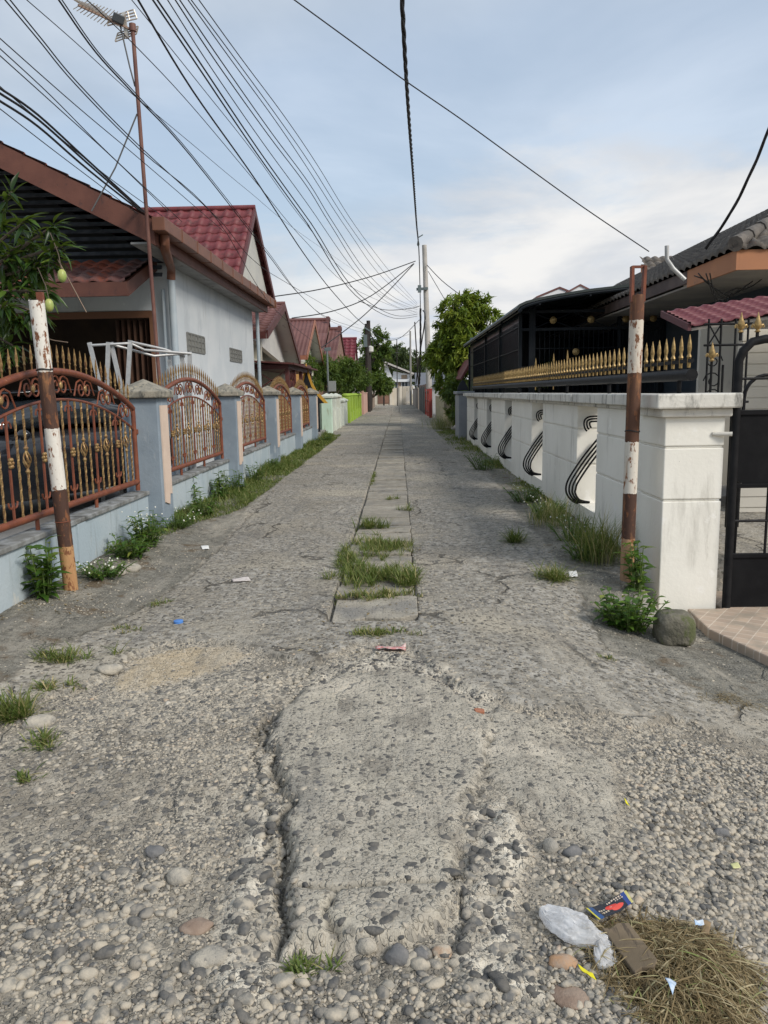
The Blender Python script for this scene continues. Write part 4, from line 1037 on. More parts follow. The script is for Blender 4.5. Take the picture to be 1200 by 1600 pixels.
# ================================================================== RIGHT SIDE
m_wwall = nm('white_wall_paint', (.82, .795, .72), (.76, .735, .66), 1.3, .8, bump=.0022, bs=28, spots=[((.46, .44, .385), (3.2, 3.2, .55), .56, .76), ((.36, .33, .27), (7, 7, 1.0), .62, .78), ((.22, .20, .165), (11, 11, 7), .69, .75), ((.82, .80, .74), (4, 4, 4), .60, .68)])
m_wcap = nm('white_wall_coping', (.66, .635, .57), (.55, .53, .48), 2.5, .8, bump=.005, bs=28, spots=[((.15, .145, .13), (6, 6, 2.0), .53, .70), ((.30, .28, .24), (14, 14, 3), .56, .7)])
m_gwall = nm('grey_pillar_paint', (.27, .285, .30), (.32, .33, .34), 2, .8, bump=.004)
m_black = nm('black_iron', (.008, .008, .009), (.013, .013, .014), 12, .55, .0, spec=.15, bump=.002, spots=[((.16, .16, .16), (30, 30, 30), .72, .74)])
m_goldb = nm('bright_gold_paint', (.42, .29, .12), (.24, .155, .06), 40, .42, .4)
RXW = 2.20
ww = T('boundary_wall', 'long white wall with grooved piers, narrow slots and a moulded coping on the right', 'wall', (RXW, 6.2, 0))
secs = [(6.95, 8.62), (9.58, 11.85), (12.85, 15.1), (16.1, 18.4), (19.4, 21.6), (22.6, 24.9)]
def grooved(mb, x0, x1, y0, y1, levels, zb, zt, g=.018, dep=.010):
    z = zb
    for lv in levels + [zt]:
        e = lv - g / 2 if lv != zt else zt
        mb.box(x0, x1, y0, y1, z, e)
        if lv != zt: mb.box(x0 + dep, x1 - dep, y0 + dep, y1 - dep, e, lv + g / 2)
        z = lv + g / 2
    return mb
for a, b_ in secs:
    grooved(MB(), RXW, RXW + .30, a, b_, [.675, 1.115], -.25, 1.40).build('wall_section', m_wwall, ww, bevel=.008)
grooved(MB(), RXW - .025, RXW + .46, 6.35, 6.95, [.675, 1.115], -.45, 1.36).build('end_pillar', m_wwall, ww, bevel=.014)
for i in range(5):
    a, b_ = secs[i][1], secs[i + 1][0]
    MB().box(RXW + .02, RXW + .28, a, b_, -.2, .20).build('slot_sill', m_wwall, ww)
MB().box(RXW - .03, RXW + .33, 6.952, 24.9, 1.401, 1.44).box(RXW - .085, RXW + .40, 6.952, 24.9, 1.441, 1.545).build('coping', m_wcap, ww, bevel=.01)
cp = MB(); cp.box(RXW - .07, RXW + .50, 6.30, 6.95, 1.361, 1.43); cp.box(RXW - .13, RXW + .55, 6.24, 6.95, 1.431, 1.55)
cp.build('pillar_coping', m_wcap, ww, bevel=.014)
for i in range(1, 6):     # the coping steps forward over each pier
    a, b_ = secs[i]
    MB().box(RXW - .115, RXW - .086, a - .12, b_ + .12, 1.448, 1.538).build('coping_step', m_wcap, ww, bevel=.006)
# a bundle of bent black rods closes each slot
def offset2(P, d0, conv=0.0):
    out = []
    for j in range(len(P)):
        d = d0 * (1 - conv * max(0, j / (len(P) - 1) - .45) / .55)
        a, b = P[max(j - 1, 0)], P[min(j + 1, len(P) - 1)]
        t_ = Vector((b[0] - a[0], b[1] - a[1])).normalized(); out.append((P[j][0] + t_.y * -d, P[j][1] + t_.x * d))
    return out
def crv(P, q=5):
    V = [Vector((p[0], p[1])) for p in P]; sm = []
    for j in range(len(V) - 1):
        p0, p1, p2, p3 = V[max(j - 1, 0)], V[j], V[j + 1], V[min(j + 2, len(V) - 1)]
        for k in range(q):
            u = k / q; sm.append(.5 * ((2 * p1) + (p2 - p0) * u + (2 * p0 - 5 * p1 + 4 * p2 - p3) * u * u + (3 * p1 - p0 - 3 * p2 + p3) * u ** 3))
    return [tuple(v) for v in sm + [V[-1]]]
LOW = crv([(.24, .99), (.08, .79), (-.06, .58), (-.125, .45), (-.13, .34), (-.08, .255), (-.01, .205), (.07, .195), (.15, .20)])
TOPB = crv([(.25, 1.27), (.14, 1.265), (.085, 1.235), (.07, 1.18), (.085, 1.12), (.11, 1.09)], 4)
for i in range(5):
    a, b_ = secs[i][1], secs[i + 1][0]; sg = MB(); yb = b_ - .06
    for k in range(4):
        sg.tube([(RXW + x, yb - .02 * k, z) for x, z in offset2(LOW, .036 * k, .85)], .0125, 7)
        if k < 3: sg.tube([(RXW + x, yb - .02 * k, z) for x, z in offset2(TOPB, .03 * k)], .0105, 7)
    sg.build('slot_grille', m_black, ww, True)
# hinge pin on the end pillar
MB().tube([(RXW + .36, 6.35, 1.22), (RXW + .50, 6.30, 1.22)], .018, 8).build('hinge_pin', m_wcap, ww, True)

# spear fence on the wall
SX = RXW + .20
sf = T('spear_fence', 'low black railing of gold tipped spears on top of the white wall', 'fence', (SX, 6.4, 1.55))
MB().tube([(SX, 6.42, 1.70), (SX, 24.9, 1.70)], .05, 10).build('bottom_pipe', m_black, sf, True)
MB().box(SX - .012, SX + .012, 6.42, 24.9, 1.80, 1.83).build('upper_rail', m_black, sf)
ft = MB()
for k in range(9): ft.tube([(SX, 6.7 + 2.2 * k, 1.54), (SX, 6.7 + 2.2 * k, 1.68)], .02, 8)
ft.build('feet', m_black, sf, True)
proto = None
for k in range(99):
    yy = 6.50 + k * .186
    if proto is None:
        proto = MB().tube([(SX, yy, 1.74), (SX, yy, 1.84)], .014, 6).build('spear', m_black, sf, True)
        tipm = MB().lathe([(.015, -.08), (.016, 0), (.022, .006), (.018, .02), (.012, .03), (.014, .05), (.0195, .08), (.015, .125), (.008, .16), (.002, .19)], (SX, yy, 1.84), 8).build('gold_tip', m_goldb, proto, True)
    else:
        c = ctree(proto, sf); c.location = (0, yy - 6.50, 0)
# long spears rising through the line
for yy in (11.4, 12.4, 14.0):
    MB().tube([(SX + .06, yy, 1.6), (SX + .06, yy, 2.02)], .010, 6).lathe([(.01, 0), (.018, .03), (.003, .14)], (SX + .06, yy, 2.02), 6).build('tall_spear', m_goldb, sf, True)

# grey end pillar, old ochre pillar, black pointed gate crest
tag(MB().box(2.02, 2.52, 26.0, 27.6, -.1, 1.50).box(1.96, 2.58, 25.94, 27.66, 1.501, 1.60).build('gate_pillar', m_gwall, bevel=.02), 'plain grey gate pillar at the far end of the white wall', 'pillar')
cg = T('gate', 'black gate crest with a pointed arch above the grey pillar', 'gate', (2.6, 27.8, 0))
MB().prism([(2.3 + .2 * math.cos(a), 1.62 + .24 * math.sin(a) * (1.0 + .55 * max(0, math.sin(a)) ** 6)) for a in np.linspace(0, PI, 15)], 'y', 27.7, 27.76).build('crest', nm('dull_black', (.025, .028, .032), None, 2, .6), cg)
MB().box(2.1, 2.52, 27.7, 27.75, .1, 1.6).build('leaf', MATS['dull_black'], cg)
op = T('gate_pillar', 'weathered ochre pillar with a faded red cap on the right', 'pillar', (2.4, 36.5, 0))
m_ochre = nm('peeling_ochre', (.50, .43, .29), (.38, .34, .25), 2.5, .9, bump=.006, spots=[((.20, .18, .15), (5, 5, 1.5), .5, .66)])
MB().box(2.13, 2.75, 36.4, 37.1, -.1, 1.62).build('shaft', m_ochre, op, bevel=.03)
MB().box(2.07, 2.81, 36.34, 37.16, 1.62, 1.78).build('cap', nm('faded_red_cap', (.42, .19, .14), (.34, .16, .12), 4, .9), op, bevel=.03)
tag(MB().box(2.3, 2.45, 37.4, 48, -.1, 1.35).build('boundary_wall', m_ochre), 'stained ochre wall running on behind the weathered ochre pillar', 'wall')
rf = T('fence', 'red barred fence on the right near the far concrete pole', 'fence', (1.95, 49, 0))
m_red = nm('red_fence_paint', (.30, .05, .04), (.24, .045, .04), 3, .6)
mb = MB()
for k in range(34): mb.box(1.94, 1.97, 48.3 + .2 * k, 48.36 + .2 * k, .1, 1.6)
mb.build('bars', m_red, rf); MB().box(1.93, 1.98, 48.2, 55, .3, .38).box(1.93, 1.98, 48.2, 55, 1.0, 1.08).box(1.93, 1.98, 48.2, 55, 1.55, 1.64).build('rails', m_red, rf)
for yy in (48.1, 51.6, 55.1): MB().box(1.9, 2.1, yy - .1, yy + .1, -.1, 1.8).build('post', m_red, rf)
dg = T('fence', 'dark blue green sheet fence on the far right of the lane', 'fence', (1.95, 60, 0))
for k in range(4):
    MB().box(1.92, 1.98, 55.6 + 4 * k, 59.5 + 4 * k, 0, 1.95 + .1 * (k % 2)).build('sheet', nm('slate_sheet', (.06, .085, .09), (.10, .12, .12), .8, .7), dg)
    MB().box(1.9, 2.02, 55.4 + 4 * k, 55.58 + 4 * k, -.1, 2.15).build('post', m_dkw, dg)
tag(MB().box(1.85, 2.1, 72.5, 98, -.1, 1.9).box(1.80, 2.15, 72.5, 98, 1.901, 2.0).build('boundary_wall', nm('grey_brown_render', (.24, .20, .17), (.30, .26, .22), .5, .9)), 'grey brown wall on the right at the far bend of the lane', 'wall')

# --- caged carport and canopy
cpq = T('carport', 'black barred carport with a curved dark canopy behind the white wall', 'carport', (2.75, 17.5, 0))
m_cage = nm('cage_black', (.008, .011, .014), (.014, .017, .02), 5, .5, spec=.15)
m_canopy = nm('dark_canopy_sheet', (.028, .038, .036), (.045, .053, .05), 1.2, .5, spots=[((.12, .12, .105), (2, 2, 2), .6, .7)])
CY0, CY1 = 16.6, 30.0
prof = [(2.50, 3.30), (2.56, 3.38), (2.70, 3.44), (2.95, 3.50), (3.35, 3.57), (4.0, 3.66), (5.0, 3.75), (5.9, 3.80)]
mb = MB(); mb.prism([(x, z) for x, z in prof] + [(x + .015, z - .05) for x, z in reversed(prof)], 'y', CY0, CY1); mb.build('canopy', m_canopy, cpq, True)
for yy in (CY0 + .02, 19.5, 22.5, 25.5, CY1 - .05): MB().tube([(x + .05, yy, z - .085) for x, z in prof], .032, 6).build('canopy_rib', m_cage, cpq, True)
for x, z in prof[1::2]: MB().tube([(x + .04, CY0, z - .13), (x + .04, CY1, z - .13)], .02, 6).build('purlin', m_cage, cpq, True)
YF = 17.5
fr = MB()
for x in (2.72, 2.95, 3.02, 4.9, 5.85): fr.box(x - .035, x + .035, YF - .035, YF + .035, 0, 3.4)
for z in (2.92, 3.30): fr.box(2.72, 5.85, YF - .03, YF + .03, z - .03, z + .03)
fr.build('front_frame', m_cage, cpq)
bars = MB()
for k in range(26):
    x = 3.05 + k * .108
    if abs(x - 4.9) > .05: bars.tube([(x, YF, 0), (x, YF, 2.9)], .008, 5)
for z in (.5, 1.0, 1.5, 2.0, 2.5): bars.tube([(3.0, YF, z), (5.85, YF, z)], .012, 5)
bars.build('front_bars', m_cage, cpq)
xb = MB()
xs_ = [3.02, 3.54, 4.22, 5.07, 5.75]
for a, b_ in zip([3.0] + [3.88, 4.65, 5.41], [3.88, 4.65, 5.41, 5.85]):
    xb.tube([(a, YF, 2.94), (b_, YF, 3.28)], .012, 5); xb.tube([(a, YF, 3.28), (b_, YF, 2.94)], .012, 5)
xb.build('cross_braces', m_cage, cpq)
for a, b_ in zip([3.0] + [3.88, 4.65, 5.41], [3.88, 4.65, 5.41, 5.85]):
    MB().lathe([(.01, -.02), (.075, -.015), (.08, .0), (.05, .02), (.02, .03)], ((a + b_) / 2, YF - .05, 3.11), 12, (0, -1, 0)).build('gold_boss', m_goldb, cpq, True)
MB().lathe([(.01, -.02), (.075, -.015), (.08, .0), (.05, .02), (.02, .03)], (3.95, YF - .05, 2.42), 12, (0, -1, 0)).build('gold_boss', m_goldb, cpq, True)
sd = MB()
for k in range(64):
    yy = YF + .17 * k; sd.tube([(2.72, yy, 1.4), (2.72, yy, 3.1)], .009, 5)
for z in (1.5, 2.0, 2.5, 3.0): sd.tube([(2.72, YF, z), (2.72, CY1, z)], .014, 5)
sd.build('side_bars', m_cage, cpq)
for yy in (YF, 20.9, 24.3, CY1 - .2): MB().box(2.69, 2.76, yy - .04, yy + .04, 0, 3.25).build('side_post', m_cage, cpq)
MB().box(2.78, 6.0, CY1 - .1, CY1, 0, 3.6).build('back_wall', nm('blue_dark_wall', (.055, .085, .12), (.08, .11, .15), .8, .8), cpq)
MB().box(2.745, 2.76, YF + .05, CY1 - .1, .1, 3.3).build('tinted_shade_panel', nm('tinted_shade_sheet', (.016, .026, .034), (.024, .034, .042), .8, .3), cpq)  # added dark sheet, its colour deepens the shade behind the side bars
MB().box(5.93, 5.98, YF - 4.8, CY1 - .15, 0, 3.45).build('wall_shade_panel', nm('shade_dark_blue', (.035, .05, .065), (.05, .06, .07), 1, .8), cpq)  # panel added over the beige house wall, carport shade put into its colour
MB().box(2.8, 5.9, YF + 7.0, YF + 7.05, .0, 3.5).build('rear_shade_panel', MATS['tinted_shade_sheet'], cpq)  # added dark sheet standing in for the shade deep inside the carport
MB().box(3.1, 5.6, YF + 4, YF + 4.06, 2.1, 2.25).build('shelf_rail', nm('pale_grey_metal', (.4, .42, .44), None, 2, .5), cpq)
tag(MB().prism([(2.5, 2.05), (2.45, 2.1), (2.9, 2.9), (4.0, 3.3), (4.0, 3.2), (2.95, 2.75)], 'y', 30.5, 38).build('canopy', nm('dull_red_canopy', (.17, .05, .045), (.13, .045, .04), 1, .7)), 'dull red canopy edge beyond the black carport, under the tree', 'canopy')

# --- the right hand house: grey tiles, orange fascia
h6 = T('house', 'house with old grey tiles and an orange fascia at the right', 'house', (5.0, 12, 0))
m_beige = nm('beige_render', (.50, .47, .41), (.44, .42, .37), 1.2, .85, spots=[((.34, .32, .29), (3, 3, .8), .58, .72)])
m_fasc = nm('faded_orange_fascia', (.42, .185, .085), (.36, .16, .08), 2, .65, spots=[((.25, .13, .08), (6, 6, 6), .62, .72)])
m_gtile = nm('old_grey_tile', (.165, .145, .125), (.105, .095, .085), 5, .9, bump=.008, bs=40, spots=[((.07, .065, .06), (6, 6, 6), .52, .66), ((.30, .27, .23), (9, 9, 9), .64, .72), ((.15, .085, .065), (5, 5, 5), .62, .7)])
m_under = nm('eave_boards', (.36, .33, .29), (.28, .26, .24), 2, .9)
MB().box(6.0, 14, 12.6, 32, 0, 3.5).build('wall', m_beige, h6)
EX_, EY_, EZ_ = 4.55, 10.8, 3.42
# hip roof: slope to the lane and slope to the camera meeting at a hip
k_ = .52
Hh = 4.6
sl1 = Vector((1, 0, k_)); sl2 = Vector((0, 1, k_)); hy = math.hypot(1, k_)
tile_roof('roof', m_gtile, h6, (EX_, 32, EZ_), (0, -1, 0), sl1, 32 - EY_, Hh * hy, .25, .36, .06, .04, 0, 1 / hy, style='round')
tile_roof('roof', m_gtile, h6, (EX_, EY_, EZ_), (1, 0, 0), sl2, 11, Hh * hy, .25, .36, .06, .04, 1 / hy, 0, style='round')
slab3([(EX_ + .03, EY_ + .03, EZ_ - .05), (EX_ + .03, 32, EZ_ - .05), (EX_ + Hh, 32, EZ_ + Hh * k_ - .05), (EX_ + Hh, EY_ + Hh, EZ_ + Hh * k_ - .05)], .04, 'roof_deck', m_under, h6)
slab3([(EX_ + .03, EY_ + .03, EZ_ - .05), (15.5, EY_ + .03, EZ_ - .05), (15.5, EY_ + Hh, EZ_ + Hh * k_ - .05), (EX_ + Hh, EY_ + Hh, EZ_ + Hh * k_ - .05)], .04, 'roof_deck', m_under, h6)
hp = MB()
for i in range(17):
    f0, f1 = i / 17, (i + 1.25) / 17
    A = Vector((EX_ - .02, EY_ - .02, EZ_ + .06)); B_ = Vector((EX_ + Hh, EY_ + Hh, EZ_ + Hh * k_ + .1))
    hp.tube([A.lerp(B_, f0), A.lerp(B_, f1)], [.105, .08], 10)
hp.build('hip_cap', m_gtile, h6, True)
MB().box(EX_ + .02, EX_ + .06, 12.61, 31, EZ_ - .2, EZ_ - .012).build('dark_fascia', m_dkw, h6)
MB().box(EX_ + .02, EX_ + .06, EY_ + .02, 12.6, EZ_ - .27, EZ_ - .01).box(EX_ + .061, 15, EY_ + .02, EY_ + .06, EZ_ - .27, EZ_ - .01).build('fascia', m_fasc, h6)
MB().box(EX_ + .07, 15, EY_ + .07, 12.59, EZ_ - .25, EZ_ - .22).box(EX_ + .07, 5.99, 12.6, 31, EZ_ - .25, EZ_ - .22).build('soffit', m_under, h6)
# a second, higher bit of roof behind
tile_roof('upper_roof', m_gtile, h6, (7.75, 24, 4.6), (1, 0, 0), (0, 1.6, 1.05), 5.0, 2.0, .25, .36, .06, .04, style='round')
MB().prism([(24.1, 4.4), (25.6, 4.4), (25.6, 5.5)], 'x', 7.8, 7.95).build('upper_gable', m_fasc, h6)
# porch front under the maroon canopy
rb = MB(); z = 0
while z < 2.5: rb.box(4.62, 9, 10.6, 10.75, z - .2, z - .2 + .135); rb.box(4.64, 9, 10.615, 10.74, z - .065, z - .05); z += .15
rb.build('ribbed_wall', nm('ribbed_beige', (.58, .55, .48), (.52, .49, .43), 1.5, .8), h6)
MB().box(4.78, 5.99, 12.5, 12.59, 0, 2.75).build('porch_wall', m_beige, h6)
# maroon barrel canopy
cn = MB()
sv = Vector((0, .95, .24))
tile_roof('porch_canopy', nm('plum_tile', (.135, .035, .045), (.17, .05, .06), 2, .55), h6, (3.36, 9.1, 2.30), (1, 0, .13), sv, 5.5, sv.length, .17, .15, .02, .025, style='bump')
MB().prism([(9.1, 2.24), (10.05, 2.48), (10.05, 2.56), (9.1, 2.32)], 'x', 3.33, 3.37).build('canopy_side_board', nm('plum_edge', (.09, .03, .035), None, 2, .6), h6)
slab3([(3.38, 9.12, 2.27), (8.8, 9.12, 2.97), (8.8, 10.05, 3.21), (3.38, 10.05, 2.51)], .03, 'canopy_deck', m_under, h6)
# bent pipe and loose cables at the eave
P0, P1, P2, P3 = [PY(x, y, 10.75) for x, y in ((1042, 384), (1042, 405), (1052, 420), (1070, 437))]
MB().tube([P0, P1, P2, P3], .03, 8).build('bent_pipe', nm('galvanised_pipe', (.45, .45, .44), None, 3, .5, .4), h6, True)
cb = MB()
rr = random.Random(9)
for i in range(5):
    a = PY(1085 + 6 * i, 430, 10.85); b_ = PY(1190 - 14 * i, 434 + 8 * i, 11.4)
    pts = []
    for q in range(9):
        u = q / 8; p = a.lerp(b_, u); p.z -= .22 * math.sin(PI * u) * rr.uniform(.7, 1.2) - rr.uniform(-.03, .03); pts.append(p)
    cb.tube(pts, .009, 5)
cb.build('loose_cables', MATS['black_wire'], h6, True)
# scroll grille in front of the porch
sg = T('scroll_grille', 'black scroll grille panel beside the spear railing, before a pale wall', 'grille', (3.1, 7.6, 0))
GYy = 7.7
gm = MB()
for x in (3.02, 3.14, 3.28, 3.40): gm.tube([(x, GYy, .2), (x, GYy, 2.25)], .011, 5)
for z in (2.2, 2.0, 1.45): gm.tube([(2.98, GYy, z), (3.44, GYy, z)], .012, 5)
gm.tube([(3.02, GYy, 2.0), (3.14, GYy, 2.2)], .008, 5).tube([(3.02, GYy, 2.2), (3.14, GYy, 2.0)], .008, 5)
for zc, q in ((1.85, 1), (1.66, -1), (1.5, 1)):
    gm.tube([(3.08 + q * .09 * (1 - .7 * j / 12) * math.cos(j * .62), GYy, zc + .09 * (1 - .7 * j / 12) * math.sin(j * .62)) for j in range(13)], .007, 5)
gm.build('bars', m_black, sg, True)
MB().tube([(3.42 + .20 * math.cos(a), 7.3, 1.50 + .20 * math.sin(a)) for a in np.linspace(0, PI, 14)] , .018, 6).tube([(3.42 - .2, 7.3, 1.5), (3.2, 7.3, -.2)], .018, 6).tube([(3.01, 7.3, 1.2), (3.01, 7.3, 1.8)], .012, 6).tube([(3.22, 7.3, 1.3), (3.01, 7.3, 1.55)], .012, 6).build('arch', m_black, sg, True)
def fleur(c, s, name, parent):
    mb = MB(); x, y, z = c
    mb.lathe([(.012 * s, 0), (.03 * s, .01 * s), (.012 * s, .03 * s), (.03 * s, .05 * s), (.034 * s, .085 * s), (.012 * s, .15 * s), (.002, .19 * s)], c, 8)
    for q in (-1, 1): mb.tube([(x, y, z + .03 * s), (x + q * .03 * s, y, z + .06 * s), (x + q * .05 * s, y, z + .075 * s), (x + q * .058 * s, y, z + .06 * s), (x + q * .05 * s, y, z + .045 * s)], [.012 * s, .014 * s, .011 * s, .009 * s, .006 * s], 6)
    mb.build(name, m_goldb, parent, True)
pz = PY(1112, 565, 7.3); MB().tube([(pz.x, 7.3, 1.5), (pz.x, 7.3, pz.z)], .012, 6).build('stem', m_black, sg, True)
fleur((pz.x, 7.3, pz.z), .95, 'fleur_finial', sg)

# --- the black sheet gate standing open
g3 = T('gate', 'black sheet steel gate with barred openings and gold finials, standing open at the right', 'gate', (2.72, 6.36, -.3))
gx0, gx1 = 2.735, 4.6
MB().tube([(gx0, 6.33, -.28), (gx0, 6.33, 1.80), (gx0 + .03, 6.33, 1.88), (gx0 + .10, 6.33, 1.95), (gx0 + .2, 6.33, 1.97), (gx1, 6.33, 2.0)], .035, 10).build('frame', m_black, g3, True)
m_gsheet = nm('chipped_black_sheet', (.006, .006, .007), (.010, .010, .011), 5, .6, .0, spec=.12, bump=.003, bs=10, spots=[((.45, .48, .50), (17, 17, 17), .715, .725)])
def sheet(z0, z1):
    MB().prism([(gx0 + .02, z0 + .04), (gx0 + .10, z0), (gx1, z0), (gx1, z1), (gx0 + .02, z1)], 'y', 6.325, 6.335).build('steel_sheet', m_gsheet, g3)
sheet(-.30, .20); sheet(.80, 1.38)
MB().box(gx0, gx1, 6.31, 6.35, 1.37, 1.41).box(gx0, gx1, 6.31, 6.35, .775, .81).box(gx0, gx1, 6.31, 6.35, .19, .225).build('cross_rails', m_gsheet, g3, bevel=.004)
mb = MB()
for x in (3.03, 3.33, 3.63, 3.93, 4.23): mb.tube([(x, 6.33, .2), (x, 6.33, .8)], .012, 6).tube([(x, 6.33, 1.38), (x, 6.33, 1.97)], .012, 6)
mb.tube([(gx0, 6.33, .50), (gx1, 6.33, .50)], .012, 6).tube([(gx0, 6.33, 1.66), (gx1, 6.33, 1.66)], .012, 6)
mb.build('bars', m_black, g3, True)
for px_ in (1157, 1183):
    p = PY(px_, 528, 6.33); MB().tube([(p.x, 6.33, 1.96), (p.x, 6.33, 2.03)], .014, 6).build('stem', m_black, g3, True); fleur((p.x, 6.33, 2.02), .85, 'fleur_finial', g3)
# distant twin gables over the canopy
for (a, b_, c_), lb in ((((838, 466), (874, 451), (912, 466)), 'left of two small white gables with red edges above the carport canopy'), (((872, 466), (906, 447), (944, 466)), 'right of two small white gables with red edges above the carport canopy')):
    Yh = 44 if 'left' in lb else 43
    A, B_, C_ = PY(*a, Yh), PY(*b_, Yh), PY(*c_, Yh)
    tg = T('house', lb, 'house', (B_.x, Yh, 0))
    MB().prism([(A.x + .3, 0), (C_.x - .3, 0), (C_.x - .3, A.z - .1), (B_.x, B_.z - .25), (A.x + .3, A.z - .1)], 'y', Yh + .3, Yh + 6).build('wall', nm('blue_grey_gable', (.10, .14, .19), None, 1, .8), tg)
    for E in (A, C_):
        MB().prism([(E.x, E.z - .3), (E.x, E.z), (B_.x, B_.z), (B_.x, B_.z - .3)], 'y', Yh - .05, Yh).build('barge_board', m_white, tg)
        slab3([(E.x, Yh, E.z + .02), (B_.x, Yh, B_.z + .02), (B_.x, Yh + 6.5, B_.z + .02), (E.x, Yh + 6.5, E.z + .02)], .0, 'roof', m_brightred, tg) if False else MB().prism([(E.x, E.z + .002), (E.x, E.z + .1), (B_.x, B_.z + .1), (B_.x, B_.z + .002)], 'y', Yh - .1, Yh + 6.5).build('roof', m_redroof, tg)
# ================================================================== POLES AND WIRES
m_conc = nm('pole_concrete', (.38, .36, .33), (.46, .43, .39), 1.5, .9, spots=[((.26, .25, .23), (4, 4, .6), .58, .7)])
m_wood = nm('dark_pole_wood', (.022, .018, .016), (.035, .028, .024), 3, .85)
m_wire = nm('cable_black', (.02, .02, .022), None, 3, .6)
m_ins = nm('pole_fittings', (.12, .15, .15), None, 3, .5)
def pole(label, Y, bx, tx, ty, r0, r1, mat, name='utility_pole', by=None):
    tpt = PY(tx, ty, Y); bpt = Vector((PY(bx, 640, Y).x, Y, 0))
    rt = T(name, label, 'pole', bpt)
    MB().tube([bpt - Vector((0, 0, .2)), bpt.lerp(tpt, .5), tpt], [r0, (r0 + r1) / 2, r1], 12).build('shaft', mat, rt, True)
    return rt, bpt, tpt
cp_, cb0, ct0 = pole('tall pale concrete pole rising behind the tree on the right', 52, 672, 663, 383, .21, .15, m_conc)
MB().bar((ct0.x - .55, 51.7, 8.2), (ct0.x + .2, 51.75, 8.25), .14, .16).bar((ct0.x - .35, 51.7, 8.0), (ct0.x - .35, 51.7, 8.45), .22).build('bracket', m_ins, cp_)
MB().tube([(ct0.x - .1, 51.75, 11.6), (ct0.x - .45, 51.7, 11.4)], .04, 6).lathe([(.05, 0), (.09, .1), (.05, .3)], (ct0.x - .4, 51.7, 10.9), 8).build('insulator', m_ins, cp_, True)
pd1, db1, dt1 = pole('dark utility pole, the nearer of two close together on the left', 66, 576, 572.5, 506, .2, .15, m_wood)
MB().bar(PY(570, 512, 65.9), PY(578, 517, 65.9), .12).bar((dt1.x - .1, 65.8, 5.4), (dt1.x - .1, 65.8, 6.4), .3).build('fittings', m_ins, pd1)
pd2, db2, dt2 = pole('dark utility pole, the slightly farther of two close together on the left', 70, 578, 575.5, 501, .22, .17, m_wood)
MB().tube([PY(577, 520, 70), PY(582, 528, 69.9), PY(583, 545, 69.9), PY(578, 552, 69.9), PY(574, 545, 69.9), PY(577, 530, 69.9)], .05, 6).build('cable_coil', m_wire, pd2, True)
MB().lathe([(.1, 0), (.26, .1), (.26, .5), (.05, .6)], PY(579, 551, 69.6), 10).build('lamp_box', m_offw, pd2, True)
pf, fb0, ft0 = pole('slender pale pole standing far down the right edge of the lane', 95, 642, 641, 517, .13, .10, nm('grey_far_pole', (.24, .23, .21), None, 2, .9))
pole('thin dark pole leaning beside the tall pale pole', 84, 656, 648, 503, .07, .06, m_wood)
pole('short dark pole before the far white house', 96, 600, 599.5, 560, .10, .09, m_wood)
pole('thin grey pole in front of the white house windows', 97, 621, 620, 530, .06, .05, m_wood)
sp1, sb, st_ = pole('thin grey lamp pole standing behind the mint green wall', 38, 514, 511, 545, .05, .045, nm('grey_lamp_pole', (.16, .18, .18), None, 2, .6), 'lamp_post')
MB().bar(PY(507, 546, 38), PY(517, 545, 38), .10, .16).build('lamp_head', m_ins, sp1)
MB().bar((st_.x + .2, 38, 1.7), (st_.x + .2, 38, 2.2), .35).build('meter_box', nm('grey_box', (.25, .26, .25), None, 2, .7), sp1)

def smoothpath(V, q=6):
    sm = []
    for j in range(len(V) - 1):
        p0, p1, p2, p3 = V[max(j - 1, 0)], V[j], V[j + 1], V[min(j + 2, len(V) - 1)]
        for k in range(q):
            u = k / q; sm.append(.5 * ((2 * p1) + (p2 - p0) * u + (2 * p0 - 5 * p1 + 4 * p2 - p3) * u * u + (3 * p1 - p0 - 3 * p2 + p3) * u ** 3))
    sm.append(V[-1]); return sm
WG = 'overhead wires along the lane'
def wire(pxs, A, B_, r, label, twist=False, extend=True):
    V = [PV(x, y, A, B_) for x, y in pxs]
    V = smoothpath(V)
    if extend:
        d = V[0] - V[1]; d.normalize(); V = [V[0] + d * 3.0] + V
    mb = MB()
    if twist:
        # strands wound round each other
        W = []
        for i in range(len(V) - 1):
            n = max(2, int((V[i + 1] - V[i]).length / .12))
            W += [V[i].lerp(V[i + 1], k / n) for k in range(n)]
        W.append(V[-1]); s = 0; ph = []
        for i in range(len(W)):
            if i: s += (W[i] - W[i - 1]).length
            ph.append(s * 2 * PI / 1.5)
        for k in range(3):
            mb.tube([w + Vector((math.cos(p + k * 2.094), 0, math.sin(p + k * 2.094))) * r * .62 for w, p in zip(W, ph)], r * .62, 5)
    else: mb.tube(V, r, 5)
    o = mb.build('overhead_wire', m_wire, None, True, loc=V[0])
    return tag(o, label, 'wire', WG)
LW = ((-3.9, 0), (-3.9, 60)); LP_ = ((-3.0, 0), (-2.85, 66)); CPq = ((-3.2, 2), (ct0.x - .4, 52)); CP2 = ((-2.7, 2), (ct0.x - .4, 52))
for i, (ya, yb) in enumerate(((138, 346), (146, 348), (158, 349))):
    wire([(0, ya), (60, ya + 42 - i), (140, ya + 115 - 3 * i), (236, yb - 6), (262, yb + 14)], *LW, .0135, ['uppermost', 'middle', 'lowest'][i] + ' of the three thick cables running together to the left house roof')
wire([(0, 135), (90, 212), (180, 285), (264, 345)], *LW, .0055, 'thin wire just above the three thick cables at the left')
wire([(0, 170), (80, 232), (150, 285), (215, 334)], *LW, .0055, 'thin wire just below the three thick cables at the left')
wire([(0, 60), (120, 166), (220, 250), (320, 336), (350, 362)], *LP_, .0048, 'thin wire meeting the left edge of the picture at its highest point')
